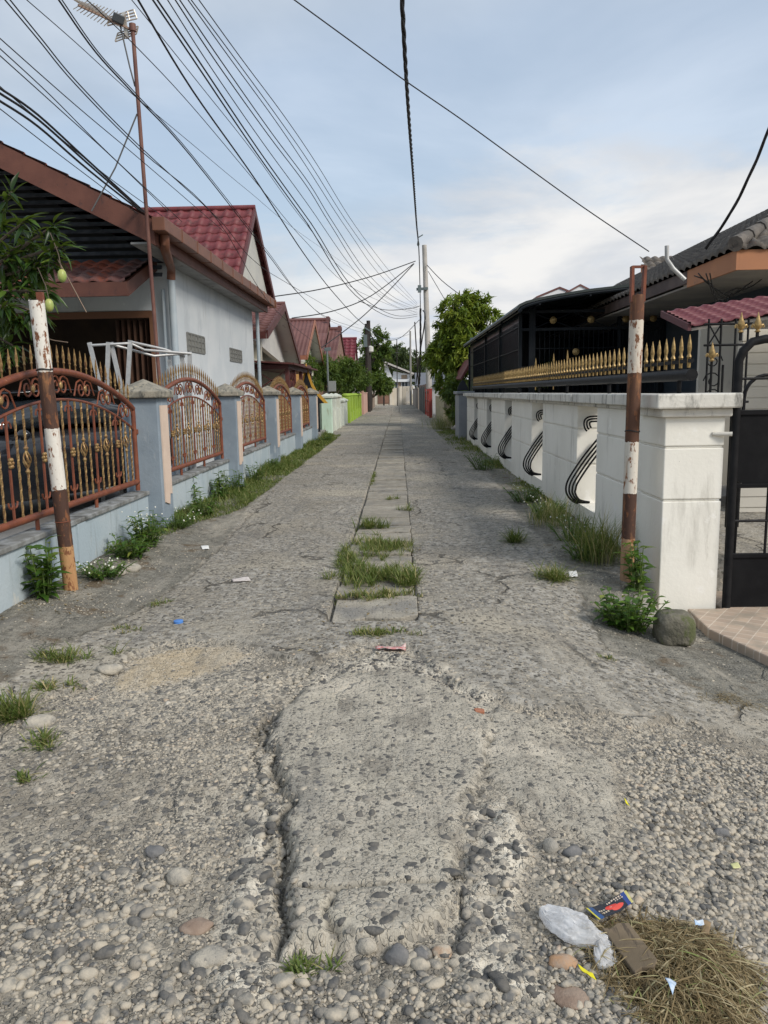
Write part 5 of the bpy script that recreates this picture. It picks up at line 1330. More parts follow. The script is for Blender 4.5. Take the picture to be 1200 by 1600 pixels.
wire([(0, 76), (80, 150), (170, 240), (284, 346)], *LP_, .0048, 'upper of two thin wires crossing near the left edge below the highest wire')
wire([(0, 87), (90, 168), (180, 250), (262, 330)], *LP_, .0048, 'lower of two thin wires crossing near the left edge below the highest wire')
wire([(8, 0), (60, 62), (120, 134), (220, 235), (340, 344), (432, 486), (510, 548)], *LP_, .0062, 'leftmost wire crossing the top edge of the picture')
wire([(16, 0), (66, 62), (124, 132), (224, 234), (344, 345), (400, 410), (470, 455), (560, 508)], *LP_, .0062, 'second wire from the left at the top edge, paired with the leftmost')
wire([(42, 0), (120, 68), (208, 148), (300, 225), (390, 300), (480, 372), (565, 430)], *LP_, .0042, 'thin wire third from the left at the top edge')
wire([(92, 0), (150, 82), (212, 150), (300, 246), (416, 394), (470, 462), (520, 500), (573, 516)], *LP_, .009, 'thick wire passing behind the aerial mast, upper of its pair')
wire([(97, 0), (154, 82), (214, 148), (303, 246), (419, 394), (474, 466), (524, 505), (573, 522)], *LP_, .0062, 'thick wire passing behind the aerial mast, lower of its pair')
wire([(136, 0), (210, 70), (300, 166), (400, 285), (480, 380), (560, 455), (650, 492)], *CPq, .005, 'thin wire crossing the comb of the aerial')
wire([(206, 0), (256, 62), (320, 142), (396, 238), (480, 352), (560, 440), (652, 490)], *CPq, .005, 'thin wire just left of the long black sagging wire')
wire([(216, 0), (300, 140), (400, 282), (476, 398), (525, 462), (570, 508), (607, 530), (641, 522)], (-3.2, 2), (ft0.x, 95), .013, 'long black wire sagging low over the lane to the farthest pole')
far_ = [(487, 360), (555, 461), (615, 497), (652, 494)]
wire([(239, 0), (300, 90), (400, 238), (480, 349)] + far_, *CPq, .011, 'thick black wire, left one of the closest pair in the middle of the fan')
wire([(246, 0), (306, 88), (406, 237), (484, 346), (492, 358), (560, 459), (618, 493), (652, 491)], *CPq, .011, 'thick black wire, right one of the closest pair in the middle of the fan')
wire([(262, 0), (330, 106), (410, 222), (480, 318), (560, 430), (612, 476), (652, 488)], *CPq, .007, 'fourth from the right of the fan of wires at the top edge')
wire([(274, 0), (340, 100), (420, 212), (480, 292), (517, 352), (570, 432), (615, 470), (652, 484)], *CP2, .0075, 'left one of the second pair in the fan of wires')
wire([(281, 0), (346, 96), (424, 207), (484, 288), (522, 350), (575, 428), (618, 466), (652, 481)], *CP2, .0075, 'right one of the second pair in the fan of wires')
wire([(294, 0), (360, 92), (430, 188), (480, 262), (545, 362), (600, 436), (652, 480)], *CP2, .0065, 'third from the right of the fan of wires at the top edge')
wire([(299, 0), (366, 90), (436, 186), (486, 258), (550, 358), (606, 432), (652, 477)], *CP2, .0065, 'second from the right of the fan of wires at the top edge')
wire([(311, 0), (376, 90), (446, 184), (496, 258), (556, 354), (612, 428), (652, 474)], *CP2, .0065, 'rightmost wire of the fan at the top edge')
wire([(628, 0), (634, 110), (640, 200), (646, 280), (651, 350), (655, 400), (657, 482)], (-.15, 4), (ct0.x - .38, 51.7), .034, 'thick twisted cable hanging down the middle of the sky to the concrete pole', True)
wire([(657, 482), (657, 560), (655, 600)], (ct0.x - .6, 51.2), (ct0.x - .9, 90), .05, 'twisted cable running on from the concrete pole', True, False)
wire([(661, 485), (664, 500), (655, 560), (650, 600)], (ct0.x - .35, 51.6), (ct0.x - .9, 90), .04, 'slack cable hanging below the bracket of the concrete pole', False, False)
wire([(460, 0), (545, 62), (630, 124), (720, 186), (800, 244), (910, 323), (1014, 393)], (-1.6, 9.5), (4.2, 11.8), .008, 'thin wire crossing the sky diagonally to the right house')
wire([(1204, 195), (1180, 255), (1150, 318), (1125, 358), (1103, 388)], (4.9, 9.0), (4.45, 10.9), .018, 'twisted service cable at the right edge dropping to the right house', True)
C1 = ((-8, 40), (ct0.x - .3, 51.8))
wire([(430, 463), (500, 452), (580, 432), (649, 408)], *C1, .03, 'upper cross wire from the left roofs to the concrete pole', False, False)
wire([(456, 497), (520, 486), (580, 462), (646, 412)], *C1, .03, 'lower cross wire from the left roofs to the concrete pole', False, False)
wire([(500, 545), (560, 500), (600, 462), (647, 412)], *C1, .03, 'steep cross wire from the lamp pole to the concrete pole', False, False)
wire([(575, 520), (600, 545), (625, 552)], ((dt1.x), 66), (0, 95), .03, 'slack wire from the dark poles towards the far white house', False, False)
wire([(667, 414), (690, 438), (718, 460)], (ct0.x, 52), (8, 44), .025, 'upper wire from the concrete pole into the tree', False, False)
wire([(669, 424), (682, 446), (696, 470)], (ct0.x, 52), (6, 44), .02, 'lower wire from the concrete pole into the tree', False, False)
wire([(560, 470), (600, 484), (640, 482), (656, 478)], *C1, .02, 'faint loose wire under the fan near the concrete pole', False, False)
wire([(578, 515), (600, 530), (625, 528), (655, 500)], (dt2.x, 70), (ct0.x - .4, 52), .02, 'slack wire from the dark poles to the concrete pole', False, False)

# ================================================================== VEGETATION
def leaves(P, D, N, L, W, rnd, nseg=3, fold=.25, droop=.3):
    """blades along D with face normal N; arrays (n,3) and (n,)"""
    n = len(P); D = D / np.linalg.norm(D, axis=1, keepdims=True)
    N = N - D * (N * D).sum(1, keepdims=True); N = N / (np.linalg.norm(N, axis=1, keepdims=True) + 1e-9)
    A = np.cross(D, N)
    ts = np.linspace(0, 1, nseg + 1); V = []
    for tt in ts:
        wd = W * (math.sin(PI * min(.97, max(.04, tt ** .8))) if nseg > 1 else (1 if tt == 0 else .1))
        c = P + D * (L * tt)[:, None] - N * (L * droop * tt * tt)[:, None]
        up = (wd * fold)[:, None] * N
        V += [c + A * (wd / 2)[:, None] + up, c, c - A * (wd / 2)[:, None] + up]
    V = np.stack(V, 1); k = V.shape[1]; q = []
    for s in range(nseg):
        for j in (0, 1): q.append((s * 3 + j, s * 3 + j + 1, s * 3 + 3 + j + 1, s * 3 + 3 + j))
    Fa = (np.array(q)[None] + (np.arange(n) * k)[:, None, None]).reshape(-1, 4)
    return V.reshape(-1, 3), Fa, np.repeat(rnd, k)
def cat(parts):
    o = 0; Vs, Fs, R_ = [], [], []
    for V, Fa, r in parts: Vs.append(V); Fs.append(Fa + o); R_.append(r); o += len(V)
    return np.concatenate(Vs), np.concatenate(Fs), np.concatenate(R_)
def unit(n, rs): v = rs.randn(n, 3); return v / np.linalg.norm(v, axis=1, keepdims=True)
G_TREE = leafmat('tree_leaf', [(0, (.05, .085, .014)), (.35, (.10, .16, .02)), (.7, (.19, .25, .03)), (1, (.32, .34, .05))])
G_BUSH = leafmat('bush_leaf', [(0, (.03, .06, .016)), (.4, (.065, .115, .025)), (.75, (.12, .18, .035)), (1, (.19, .25, .055))])
G_FAR = leafmat('far_leaf', [(0, (.04, .06, .03)), (.5, (.06, .09, .04)), (1, (.11, .14, .06))])
G_MANGO = leafmat('mango_leaf', [(0, (.012, .03, .010)), (.55, (.028, .065, .014)), (.85, (.06, .12, .02)), (1, (.15, .22, .04))], .3, .35)
G_GRASS = leafmat('grass_blade', [(0, (.05, .085, .02)), (.4, (.10, .15, .03)), (.65, (.18, .21, .06)), (.85, (.34, .30, .13)), (1, (.48, .40, .21))], .3, .6)
G_WEED = leafmat('weed_leaf', [(0, (.025, .065, .012)), (.5, (.055, .125, .02)), (.85, (.10, .19, .03)), (1, (.24, .28, .06))], .35, .4)
m_bark = nm('bark', (.13, .10, .075), (.09, .07, .055), 12, .95, bump=.01, bs=30)
def crown(name, parent, blobs, n, L, W, mat, seed, nseg=1, hang=.3, shell=.55):
    rs = np.random.RandomState(seed); parts = []
    tot = sum(r ** 2 for _, r in blobs)
    for c, r in blobs:
        m = int(n * r * r / tot); m0 = max(6, m // 26)
        # twigs: tight clumps with gaps between them
        tc = unit(m0, rs) * (rs.uniform(shell, 1.0, m0) ** .6 * r)[:, None] * np.array([1, 1, .85])
        k = rs.randint(0, m0, m); tone = rs.rand(m0)
        P = np.array(c) + tc[k] + rs.randn(m, 3) * r * .13
        D = tc[k] / (np.linalg.norm(tc[k], axis=1, keepdims=True) + .01) * .6 + unit(m, rs) * .8; D[:, 2] -= hang
        N = unit(m, rs) * .7 + np.array([0, 0, 1.0])
        parts.append(leaves(P, D, N, L * rs.uniform(.6, 1.2, m), W * rs.uniform(.7, 1.2, m), np.clip(tone[k] * .6 + rs.rand(m) * .4, 0, 1), nseg, .2, .25))
    V, Fa, r = cat(parts)
    return npmesh(name, V, Fa, mat, parent, False, {'rnd': r})
def tree(name, label, base, trunk_top, blobs, n, L, W, mat, seed, r0=.14, nseg=1, cat_='tree', hang=.3, group=None):
    rt = T(name, label, cat_, base, group); rs = random.Random(seed)
    mb = MB(); b = Vector(base); tt = Vector(trunk_top)
    mid = b.lerp(tt, .5) + Vector((rs.uniform(-.12, .12), rs.uniform(-.12, .12), 0)) * (tt - b).length * .3
    mb.tube(smoothpath([b - Vector((0, 0, .2)), mid, tt], 4), [r0 * (1 - .45 * i / 8) for i in range(9)], 9)
    for c, r in blobs:
        c = Vector(c); m2 = tt.lerp(c, .5) + Vector((0, 0, -.1 * r))
        mb.tube(smoothpath([tt - Vector((0, 0, .1)), m2, c + Vector((0, 0, r * .4))], 3), [r0 * .45 * (1 - .8 * i / 6) for i in range(7)], 6)
    mb.build('trunk', m_bark, rt, True)
    crown('crown', rt, blobs, n, L, W, mat, seed, nseg, hang)
    return rt
rs_ = random.Random(4)
def blobs_in(c, rad, n, r0, r1, sd, flat=1.0):
    q = random.Random(sd); out = []
    for i in range(n):
        while True:
            v = Vector((q.uniform(-1, 1), q.uniform(-1, 1), q.uniform(-1, 1)))
            if .3 < v.length < 1: break
        out.append(((c[0] + v.x * rad[0], c[1] + v.y * rad[1], c[2] + v.z * rad[2]), q.uniform(r0, r1)))
    return out
bl = blobs_in((2.95, 36, 3.75), (1.25, 1.3, 1.75), 22, .5, .85, 12) + [((2.5, 35.4, 5.2), .6), ((3.1, 36, 5.6), .6), ((3.7, 36, 5.3), .65), ((2.0, 35.6, 2.6), .55), ((2.2, 35.4, 1.9), .5), ((1.95, 35.5, 3.4), .55), ((4.3, 36, 4.6), .6), ((4.2, 36, 3.6), .7)]
tree('leafy_tree', 'bright green leafy tree overhanging the right edge of the lane', (2.95, 36, .02), (2.95, 36, 2.4), bl, 17000, .26, .12, G_TREE, 21, .15, 1)
# bushes on the left, behind the mint wall
for i, (x, Y, z, rx, rz, lb, mt, sd) in enumerate((
    (-5.3, 41, 2.5, 1.3, .95, 'leftmost of the feathery green bushes above the mint wall', G_BUSH, 31),
    (-3.9, 46, 2.8, 1.4, 1.0, 'middle feathery green bush, right behind the grey lamp pole', G_BUSH, 32),
    (-3.5, 52, 2.7, 1.1, 1.15, 'rightmost feathery green bush, above the lime green wall', G_BUSH, 33),
)):
    tree('bush', lb, (x, Y, .15), (x, Y, 1.2), blobs_in((x, Y, z), (rx, 1.0, rz * .8), 14, .45, .8, sd), 9000, .20, .07, mt, sd, .08, 1, 'bush')
tree('leafy_tree', 'dark green tree rising directly behind the two dark poles', (-2.9, 78, .1), (-2.9, 78, 4), blobs_in((-2.4, 78, 4.8), (1.4, 1.3, 3.0), 16, .8, 1.25, 41), 6000, .36, .18, G_BUSH, 41, .2)
tree('bush', 'dark bush with white flowers at the foot of the dark poles', (-2.6, 75, .1), (-2.5, 75, 1.2), blobs_in((-2.2, 75, 2.2), (1.5, .8, .9), 9, .5, .8, 42), 4000, .28, .14, G_BUSH, 42, .1, 1, 'bush')
for i, (px, py, Y, rx, rz, lb, sd) in enumerate(((604, 560, 135, 4.0, 2.2, 'far tree with a flat crown behind the white house, left one', 51), (626, 566, 140, 3.5, 2.4, 'far tree behind the white house, right one', 52), (650, 575, 138, 3.0, 3.0, 'far dark tree behind the slender pale pole', 53), (585, 572, 130, 3, 2.6, 'far tree just right of the two dark poles', 54))):
    c = PY(px, py, Y)
    tree('far_tree', lb, (c.x, Y, 0), (c.x, Y, c.z - rz * .6), blobs_in(c, (rx, 2.5, rz * .75), 14, 1.1, 1.7, sd), 3500, .65, .3, G_FAR, sd, .3)
tree('far_tree', 'pale green tree at the left beyond the sheet roofed house', (-10, 75, 0), (-10, 75, 4), blobs_in((-10, 75, 5), (3, 2, 2), 10, 1, 1.6, 61), 2500, .5, .25, G_FAR, 61, .3)
# vine-grown mass below the right tree and over the canopy
tree('bush', 'dark hanging shrub under the right tree, beside the red canopy', (2.7, 33.5, .1), (2.7, 33.5, 1), blobs_in((2.6, 33.5, 1.5), (.5, 1.2, 1.0), 9, .35, .6, 71), 4500, .2, .09, G_BUSH, 71, .07, 1, 'bush')
tree('potted_bush', 'small dark bush seen through the carport bars', (3.55, 19.3, 0), (3.55, 19.3, 1.4), blobs_in((3.55, 19.3, 2.0), (.3, .3, .25), 5, .18, .28, 72), 700, .12, .06, G_BUSH, 72, .03, 1, 'bush')

# mango branches by the left post
mt_ = T('mango_tree', 'mango tree branches with long leaves and two hanging green fruits at the left edge', 'tree', (-4.3, 6.9, .15))
rs = np.random.RandomState(17)
tr = MB(); tr.tube(smoothpath([Vector((-4.3, 6.9, .1)), Vector((-4.25, 6.9, 1.2)), Vector((-4.15, 6.85, 2.2)), Vector((-4.0, 6.8, 3.1))], 5), [.12 - .004 * i for i in range(16)], 8)
tips = []
for (px, py, Y) in ((18, 300, 6.6), (40, 345, 6.5), (85, 352, 6.45), (20, 395, 6.5), (98, 385, 6.4), (55, 420, 6.5), (75, 455, 6.4), (15, 455, 6.5), (30, 500, 6.45), (20, 540, 6.5), (62, 490, 6.4), (8, 350, 6.6), (45, 390, 6.6), (10, 420, 6.7), (35, 455, 6.6), (5, 500, 6.7), (50, 375, 6.7), (72, 400, 6.55), (12, 480, 6.4), (-40, 400, 6.8), (-30, 470, 6.8), (-50, 330, 6.9), (30, 430, 6.8), (0, 380, 6.8), (60, 440, 6.8), (-15, 440, 6.6), (88, 410, 6.5), (5, 560, 6.7)):
    tip = PY(px, py, Y); root = Vector((-4.05, 6.85, 2.0 + .35 * rs.rand()))
    tr.tube(smoothpath([root, root.lerp(tip, .6) + Vector((0, 0, .10)), tip], 4), [.024 - .002 * i for i in range(9)], 5); tips.append((root, tip))
tr.build('branches', m_bark, mt_, True)
parts = []
for root, tip in tips:
    m = 26; d = np.array((tip - root).normalized())
    back = rs.rand(m) ** 1.8 * .26
    P = np.array(tip)[None] - d[None] * back[:, None] + rs.randn(m, 3) * .012
    D = unit(m, rs) * .85 + d * .55; D[:, 2] -= .32
    N = unit(m, rs) * .5 + np.array([0, 0, 1.0])
    parts.append(leaves(P, D, N, rs.uniform(.11, .21, m), rs.uniform(.030, .046, m), np.clip(rs.beta(1.6, 2.2, m) + rs.uniform(-.15, .25), 0, 1), 4, .22, .35))
V, Fa, r = cat(parts); npmesh('foliage', V, Fa, G_MANGO, mt_, False, {'rnd': r})
m_mango = nm('mango_skin', (.28, .36, .10), (.38, .40, .12), 14, .4)
for (px, py, ln) in ((97, 431, .12), (77, 477, .10)):
    c = PY(px, py, 6.3)
    mg = MB().lathe([(.001, .052), (.016, .048), (.030, .03), (.035, 0), (.031, -.025), (.018, -.045), (.001, -.052)], c, 14).build('mango', m_mango, mt_, True)
    MB().tube([c + Vector((0, 0, .05)), c + Vector((-.02, .01, .05 + ln)), c + Vector((-.09, .05, .1 + ln * 2))], .004, 5).build('stalk', m_bark, mg, True)
MB().tube([PY(90, 405, 6.4), PY(112, 445, 6.4), PY(135, 488, 6.4)], .005, 5).tube([PY(60, 525, 6.5), PY(85, 532, 6.45), PY(106, 535, 6.4)], .004, 5).build('bare_twigs', nm('dry_twig', (.22, .16, .12), None, 9, .9), mt_, True)

# grass
def blades(P, h, w, rs, lean=.75, dry=0.0):
    n = len(P)
    a = rs.uniform(0, 2 * PI, n); ln = np.abs(rs.randn(n)) * lean
    D = np.stack([np.cos(a) * ln, np.sin(a) * ln, np.ones(n)], -1)
    N = np.stack([-np.cos(a), -np.sin(a), .35 * np.ones(n)], -1)
    N[:, 2] = .55
    return leaves(P, D, N, h, w, np.clip(rs.beta(1.6, 2.0, n) * .9 + dry * rs.rand(n), 0, 1), 3, .15, .45)
def ground_pts(x, y): return np.stack([x, y, height(x, y) - .01 + .072 * (np.abs(x + .19) < .315) * (y > 5.3)], -1)
rs = np.random.RandomState(8)
def strip(N, y0, y1, xfun, dens, hfun, name, label, dry=.1, wmul=1.0):
    y = y0 + (y1 - y0) * rs.rand(N) ** 1.3; u = rs.rand(N)
    x = xfun(y, u); keep = rs.rand(N) < dens(x, y, u); x, y, u = x[keep], y[keep], u[keep]
    P = ground_pts(x, y); h = hfun(x, y, u) * rs.uniform(.4, 1.15, len(x))
    V, Fa, r = blades(P, h, (.003 + .00055 * y) * wmul * np.ones(len(x)), rs, .8, dry)
    return tag(npmesh(name, V, Fa, G_GRASS, None, False, {'rnd': r}), label, 'grass', None, 'stuff')
# left verge
strip(42000, 7.2, 30, lambda y, u: WX + .02 + u ** 1.3 * (.25 + .38 * S(y, 8, 11)), lambda x, y, u: np.clip(.25 + S(y, 8.0, 9.6) * .9 - .7 * S(y, 25, 30), 0, 1) * (.25 + .75 * S(vnoise(x, y, 1.3, 91) + .5, .2, .45)), lambda x, y, u: (.10 + .13 * S(vnoise(x, y, 1.1, 92) + .5, .3, .7)) * (1.15 - .6 * u), 'verge_grass', 'green grass growing along the foot of the left wall')
# right verge
strip(26000, 7.3, 34, lambda y, u: RXW - .01 - u ** 1.5 * (.35 + .35 * S(y, 16, 24)), lambda x, y, u: np.clip(.06 + .8 * S(vnoise(x, y, .8, 93) + .5, .5, .68) + .3 * S(y, 16, 22), 0, 1), lambda x, y, u: (.06 + .13 * S(vnoise(x, y, .9, 94) + .5, .45, .8)) * (1.1 - .6 * u), 'verge_grass', 'rough grass growing along the foot of the white wall', .25)
def tuft(px, py, rx, ry, n, h, label, dry=.1, lean=.7, w=.007):
    g = PG(px, py); m = max(2, n // 22)
    cx = rs.randn(m) * rx * .5; cy = rs.randn(m) * ry * .5; k = rs.randint(0, m, n)
    x = g.x + cx[k] + rs.randn(n) * .018; y = g.y + cy[k] + rs.randn(n) * .018
    V, Fa, r = blades(ground_pts(x, y), h * rs.uniform(.4, 1.2, n), w * rs.uniform(.7, 1.3, n), rs, lean, dry)
    return tag(npmesh('grass_tuft', V, Fa, G_GRASS, None, False, {'rnd': r}, (g.x, g.y, hz(g.x, g.y))), label, 'grass')
tuft(580, 827, .17, .10, 420, .15, 'small grass clump, farthest one on the row of drain slabs')
tuft(595, 860, .30, .42, 1700, .13, 'thick green grass clump across the drain slabs', .25)
tuft(565, 903, .26, .34, 1200, .12, 'large yellowing grass clump on the left side of the drain slabs', .2)
tuft(622, 905, .22, .30, 900, .11, 'yellow green grass clump on the right side of the drain slabs', .2)
tuft(540, 880, .10, .5, 800, .11, 'strip of grass along the left edge of the drain slabs', .15)
tuft(590, 937, .28, .10, 600, .08, 'dry grass in the joint between two broken drain slabs', .5)
tuft(578, 995, .24, .06, 420, .06, 'thin dry grass in the nearest joint of the drain slabs', .4)
tuft(632, 800, .10, .10, 120, .10, 'few grass blades at the right edge of the drain slabs', .2)
tuft(612, 783, .10, .10, 120, .08, 'few grass blades in the middle of the drain slabs', .3)
tuft(583, 750, .02, 1.3, 420, .07, 'line of short grass in the left edge joint of the drain slabs', .15, .5)
tuft(866, 906, .13, .06, 330, .17, 'spreading grass tuft on the right shoulder near the rusty post', .25, 1.0)
tuft(808, 848, .09, .06, 240, .18, 'lone grass tuft on the right shoulder, farther from the post', .15, .9)
tuft(15, 1112, .10, .09, 380, .16, 'grass clump at the left edge of the picture', .25, .8)
tuft(105, 1030, .20, .10, 330, .10, 'sparse yellow green grass on the left shoulder', .3, 1.0)
tuft(85, 1075, .16, .07, 200, .07, 'flattened dry grass on the left shoulder', .5, 1.2)
tuft(65, 1150, .06, .09, 170, .08, 'small grass tuft between broken kerb stones at the left', .25, .9)
tuft(42, 1205, .04, .05, 70, .06, 'tiny grass tuft in the rubble at the left edge', .2, .9)
tuft(250, 945, .05, .12, 110, .06, 'small grass in the crack of the left shoulder', .3, .9)
tuft(470, 1500, .07, .03, 130, .05, 'short green grass under the lower left corner of the big slab', .05, .9)
tuft(200, 985, .12, .06, 120, .05, 'low grass along the crack in the left shoulder', .4, 1.0)
tuft(640, 912, .08, .10, 260, .14, 'small upright grass clump at the right corner of the broken slabs', .15)
tuft(945, 1000, .05, .04, 60, .04, 'tiny yellow grass patch on the right shoulder', .5, 1.0)
# tall seeding weeds by the white wall
def seed_weed(px, py, n, h, sp, label):
    g = PG(px, py); x = g.x + rs.randn(n) * sp; y = g.y + rs.randn(n) * sp * 1.3
    x = np.minimum(x, RXW - .03)
    V, Fa, r = blades(ground_pts(x, y), h * rs.uniform(.5, 1.1, n), .006 * np.ones(n), rs, .22, .45)
    tag(npmesh('seeding_weed', V, Fa, G_GRASS, None, False, {'rnd': r}, (g.x, g.y, 0)), label, 'weed')
seed_weed(935, 878, 420, .5, .10, 'tall dry seeding weed against the white wall beside the rusty post')
seed_weed(862, 822, 300, .38, .12, 'seeding weed against the white wall under the first slot')
seed_weed(690, 672, 500, .7, .25, 'dry bushy weed at the foot of the grey gate pillar')
# leafy weeds
def leafy(px, py, n_st, h, spread, L, W, per, label, mat=None, flowers=0, name='leafy_weed', xmax=None, z=0):
    g = PG(px, py); zz = hz(g.x, g.y); rt = T(name, label, 'plant', (g.x, g.y, zz)); st = MB(); parts = []
    for i in range(n_st):
        a = rs.uniform(0, 6.28); d = rs.rand() ** .6 * spread; hh = h * rs.uniform(.5, 1.1)
        b = Vector((g.x + d * .5 * math.cos(a), g.y + d * .5 * math.sin(a), zz)); tpt = Vector((g.x + d * 1.15 * math.cos(a), g.y + d * 1.15 * math.sin(a), zz + hh))
        if xmax is not None: tpt.x = min(tpt.x, xmax); b.x = min(b.x, xmax)
        if xmax is not None and False: pass
        st.tube([b, b.lerp(tpt, .5) + Vector((0, 0, .02)), tpt], [.006, .005, .003], 5)
        f = (np.arange(per) + .6) / per; P = np.array(b)[None] * (1 - f[:, None]) + np.array(tpt)[None] * f[:, None]
        aa = np.arange(per) * 2.4 + rs.uniform(0, 6); D = np.stack([np.cos(aa), np.sin(aa), rs.uniform(.0, .8, per)], -1)
        parts.append(leaves(P, D, np.tile([0, 0, 1.0], (per, 1)) + unit(per, rs) * .25, L * rs.uniform(.55, 1.15, per), W * rs.uniform(.7, 1.1, per), np.clip(rs.beta(2, 2, per) + .2 * (f - .5), 0, 1), 4, .18, .35))
    st.build('stems', nm('weed_stem', (.10, .15, .04), None, 9, .7), rt, True)
    V, Fa, r = cat(parts); npmesh('leaves', V, Fa, mat or G_WEED, rt, False, {'rnd': r})
    if flowers:
        for i in range(flowers):
            fl = MB()
            a = rs.uniform(0, 6.28); d = rs.rand() * spread * 1.3; x_ = g.x + d * math.cos(a)
            if xmax is not None: x_ = min(x_, xmax)
            fl.ball((x_, g.y + d * math.sin(a), zz + h * rs.uniform(.6, 1.15)), .008, 6, 4)
            fl.build('flower', nm('tiny_white_flower', (.7, .7, .62), None, 3, .7), rt)
    return rt
leafy(72, 950, 16, .42, .17, .13, .055, 9, 'broad leaved bright green plant at the foot of the left striped post')
leafy(165, 915, 40, .13, .26, .05, .022, 9, 'low green weed with tiny white flowers right of the left post', None, 22)
leafy(232, 868, 22, .34, .20, .10, .04, 9, 'upright leafy weed against the blue wall below the first pillar', None, 26)
leafy(275, 835, 34, .18, .30, .06, .025, 8, 'low spreading weed beside the first pillar of the blue wall', None, 16)
leafy(298, 800, 14, .42, .14, .12, .045, 9, 'tall leafy weed beyond the first pillar, left one of two')
leafy(345, 785, 18, .40, .22, .11, .042, 9, 'tall leafy weed beyond the first pillar, right one of two')
leafy(985, 945, 40, .26, .24, .075, .045, 9, 'clover like green plant at the foot of the right rusty post', None, 0, xmax=RXW - .05)
leafy(1000, 912, 10, .40, .12, .11, .055, 9, 'tall broad leaved plant between the rusty post and the white wall', None, 0, xmax=RXW - .05)
leafy(915, 875, 26, .2, .25, .06, .03, 8, 'broad low weed at the wall foot nearest the rusty post', None, 0, xmax=RXW - .04)
leafy(820, 785, 24, .22, .3, .07, .03, 8, 'green weed at the wall foot beyond the first slot', None, 8, xmax=RXW - .04)
leafy(850, 810, 34, .22, .28, .055, .024, 8, 'low green weed along the white wall under the first slot', None, 18, xmax=RXW - .04)
leafy(893, 848, 30, .26, .24, .055, .022, 8, 'green weed with seed heads along the white wall near the rusty post', None, 14, xmax=RXW - .04)
for _px, _py, _n, _h, _lb in ((318, 815, 14, .3, 'leafy weed in the grass between the first and second pillars, nearest one'), (372, 772, 14, .34, 'leafy weed in the grass just before the second pillar'), (400, 752, 12, .34, 'leafy weed in the grass just past the second pillar'), (430, 735, 10, .3, 'leafy weed in the grass by the third pillar'), (205, 885, 16, .2, 'low leafy weed between the white stone and the upright weed')):
    leafy(_px, _py, _n, _h, .2, .10, .04, 9, _lb)
leafy(512, 692, 12, .30, .25, .12, .05, 9, 'dark green weed at the end of the blue wall')
leafy(758, 735, 24, .35, .4, .09, .035, 8, 'green weed half way along the foot of the white wall', None, 0, xmax=RXW - .04)
# dry grass heap, lower right
hp_g = PG(1050, 1510); hx, hy_ = hp_g.x, hp_g.y
n = 6500; rs = np.random.RandomState(77)
a = rs.uniform(0, 6.28, n); d = np.sqrt(rs.rand(n)) * (1 + .35 * (rs.rand(n) > .93)); x = hx + .02 + d * np.cos(a) * .215 * (1 + .25 * np.sin(3 * a)); y = hy_ - .02 + d * np.sin(a) * .30 * (1 + .2 * np.cos(2 * a))
mh = .058 * (1 - d ** 1.6) * (.7 + .6 * (vnoise(x, y, 9, 5) + .5))
P = np.stack([x, y, height(x, y) + .012 + mh * rs.uniform(.3, 1.1, n)], -1)
aa = rs.uniform(0, 6.28, n); D = np.stack([np.cos(aa), np.sin(aa), rs.randn(n) * .28], -1)
V, Fa, r = leaves(P, D, np.tile([0, 0, 1.0], (n, 1)) + unit(n, rs) * .5, rs.uniform(.03, .11, n), rs.uniform(.002, .0048, n), np.clip(rs.beta(1.5, 1.6, n), 0, 1), 3, .1, .5)
G_HAY = leafmat('dry_grass', [(0, (.10, .07, .035)), (.35, (.19, .135, .065)), (.62, (.28, .215, .115)), (.85, (.46, .385, .235)), (.97, (.22, .25, .08)), (1, (.16, .22, .06))], .2, .7)
tag(npmesh('dry_grass_heap', V, Fa, G_HAY, None, False, {'rnd': r}, (hx, hy_, hz(hx, hy_))), 'heap of cut dry grass on the gravel at the lower right', 'grass heap')
# mound of soil and thatch below the heap
XX, YY = np.meshgrid(np.linspace(-.27, .27, 40), np.linspace(-.37, .35, 44)); d2 = np.sqrt((XX / .25) ** 2 + (YY / .33) ** 2)
ZZ = height(hx + XX, hy_ + YY) - .02 + .05 * np.clip(1 - d2 ** 1.6, -.5, 1) + .012 * fbm(XX, YY, 16, 9)
ii = np.arange(XX.size).reshape(XX.shape); Fq = np.stack([ii[:-1, :-1], ii[:-1, 1:], ii[1:, 1:], ii[1:, :-1]], -1).reshape(-1, 4)
tag(npmesh('thatch', np.stack([XX + hx, YY + hy_, ZZ], -1).reshape(-1, 3), Fq, nm('thatch_soil', (.13, .095, .055), (.19, .145, .085), 40, .95, bump=.01, bs=120), None, True, None, (hx, hy_, 0)), 'matted brown thatch under the heap of cut grass', 'thatch', None, 'stuff')

# leaf litter and straw blown against the edges
n = 5200; rs = np.random.RandomState(55)
side = rs.rand(n); y = 4.2 + rs.rand(n) ** 1.5 * 12
xl = WX + .03 + np.abs(rs.randn(n)) * .32; xr_ = RXW - .03 - np.abs(rs.randn(n)) * .38; xm = -.19 + rs.randn(n) * .3
x = np.where(side < .42, xl, np.where(side < .8, xr_, xm)); ok = (vnoise(x, y, 1.5, 66) + .5 > .42) & ~((side >= .42) & (side < .8) & (y < 7.0)); x, y = x[ok], y[ok]; n = len(x)
aa = rs.uniform(0, 6.28, n); str_ = rs.rand(n) < .6
P = ground_pts(x, y); P[:, 2] += .014
V, Fa, r = leaves(P, np.stack([np.cos(aa), np.sin(aa), .12 * rs.randn(n)], -1), np.tile([0, 0, 1.0], (n, 1)) + unit(n, rs) * .3, np.where(str_, rs.uniform(.03, .10, n), rs.uniform(.015, .045, n)), np.where(str_, .003, rs.uniform(.008, .02, n)), np.clip(rs.rand(n) * .8, 0, 1), 2, .15, .2)
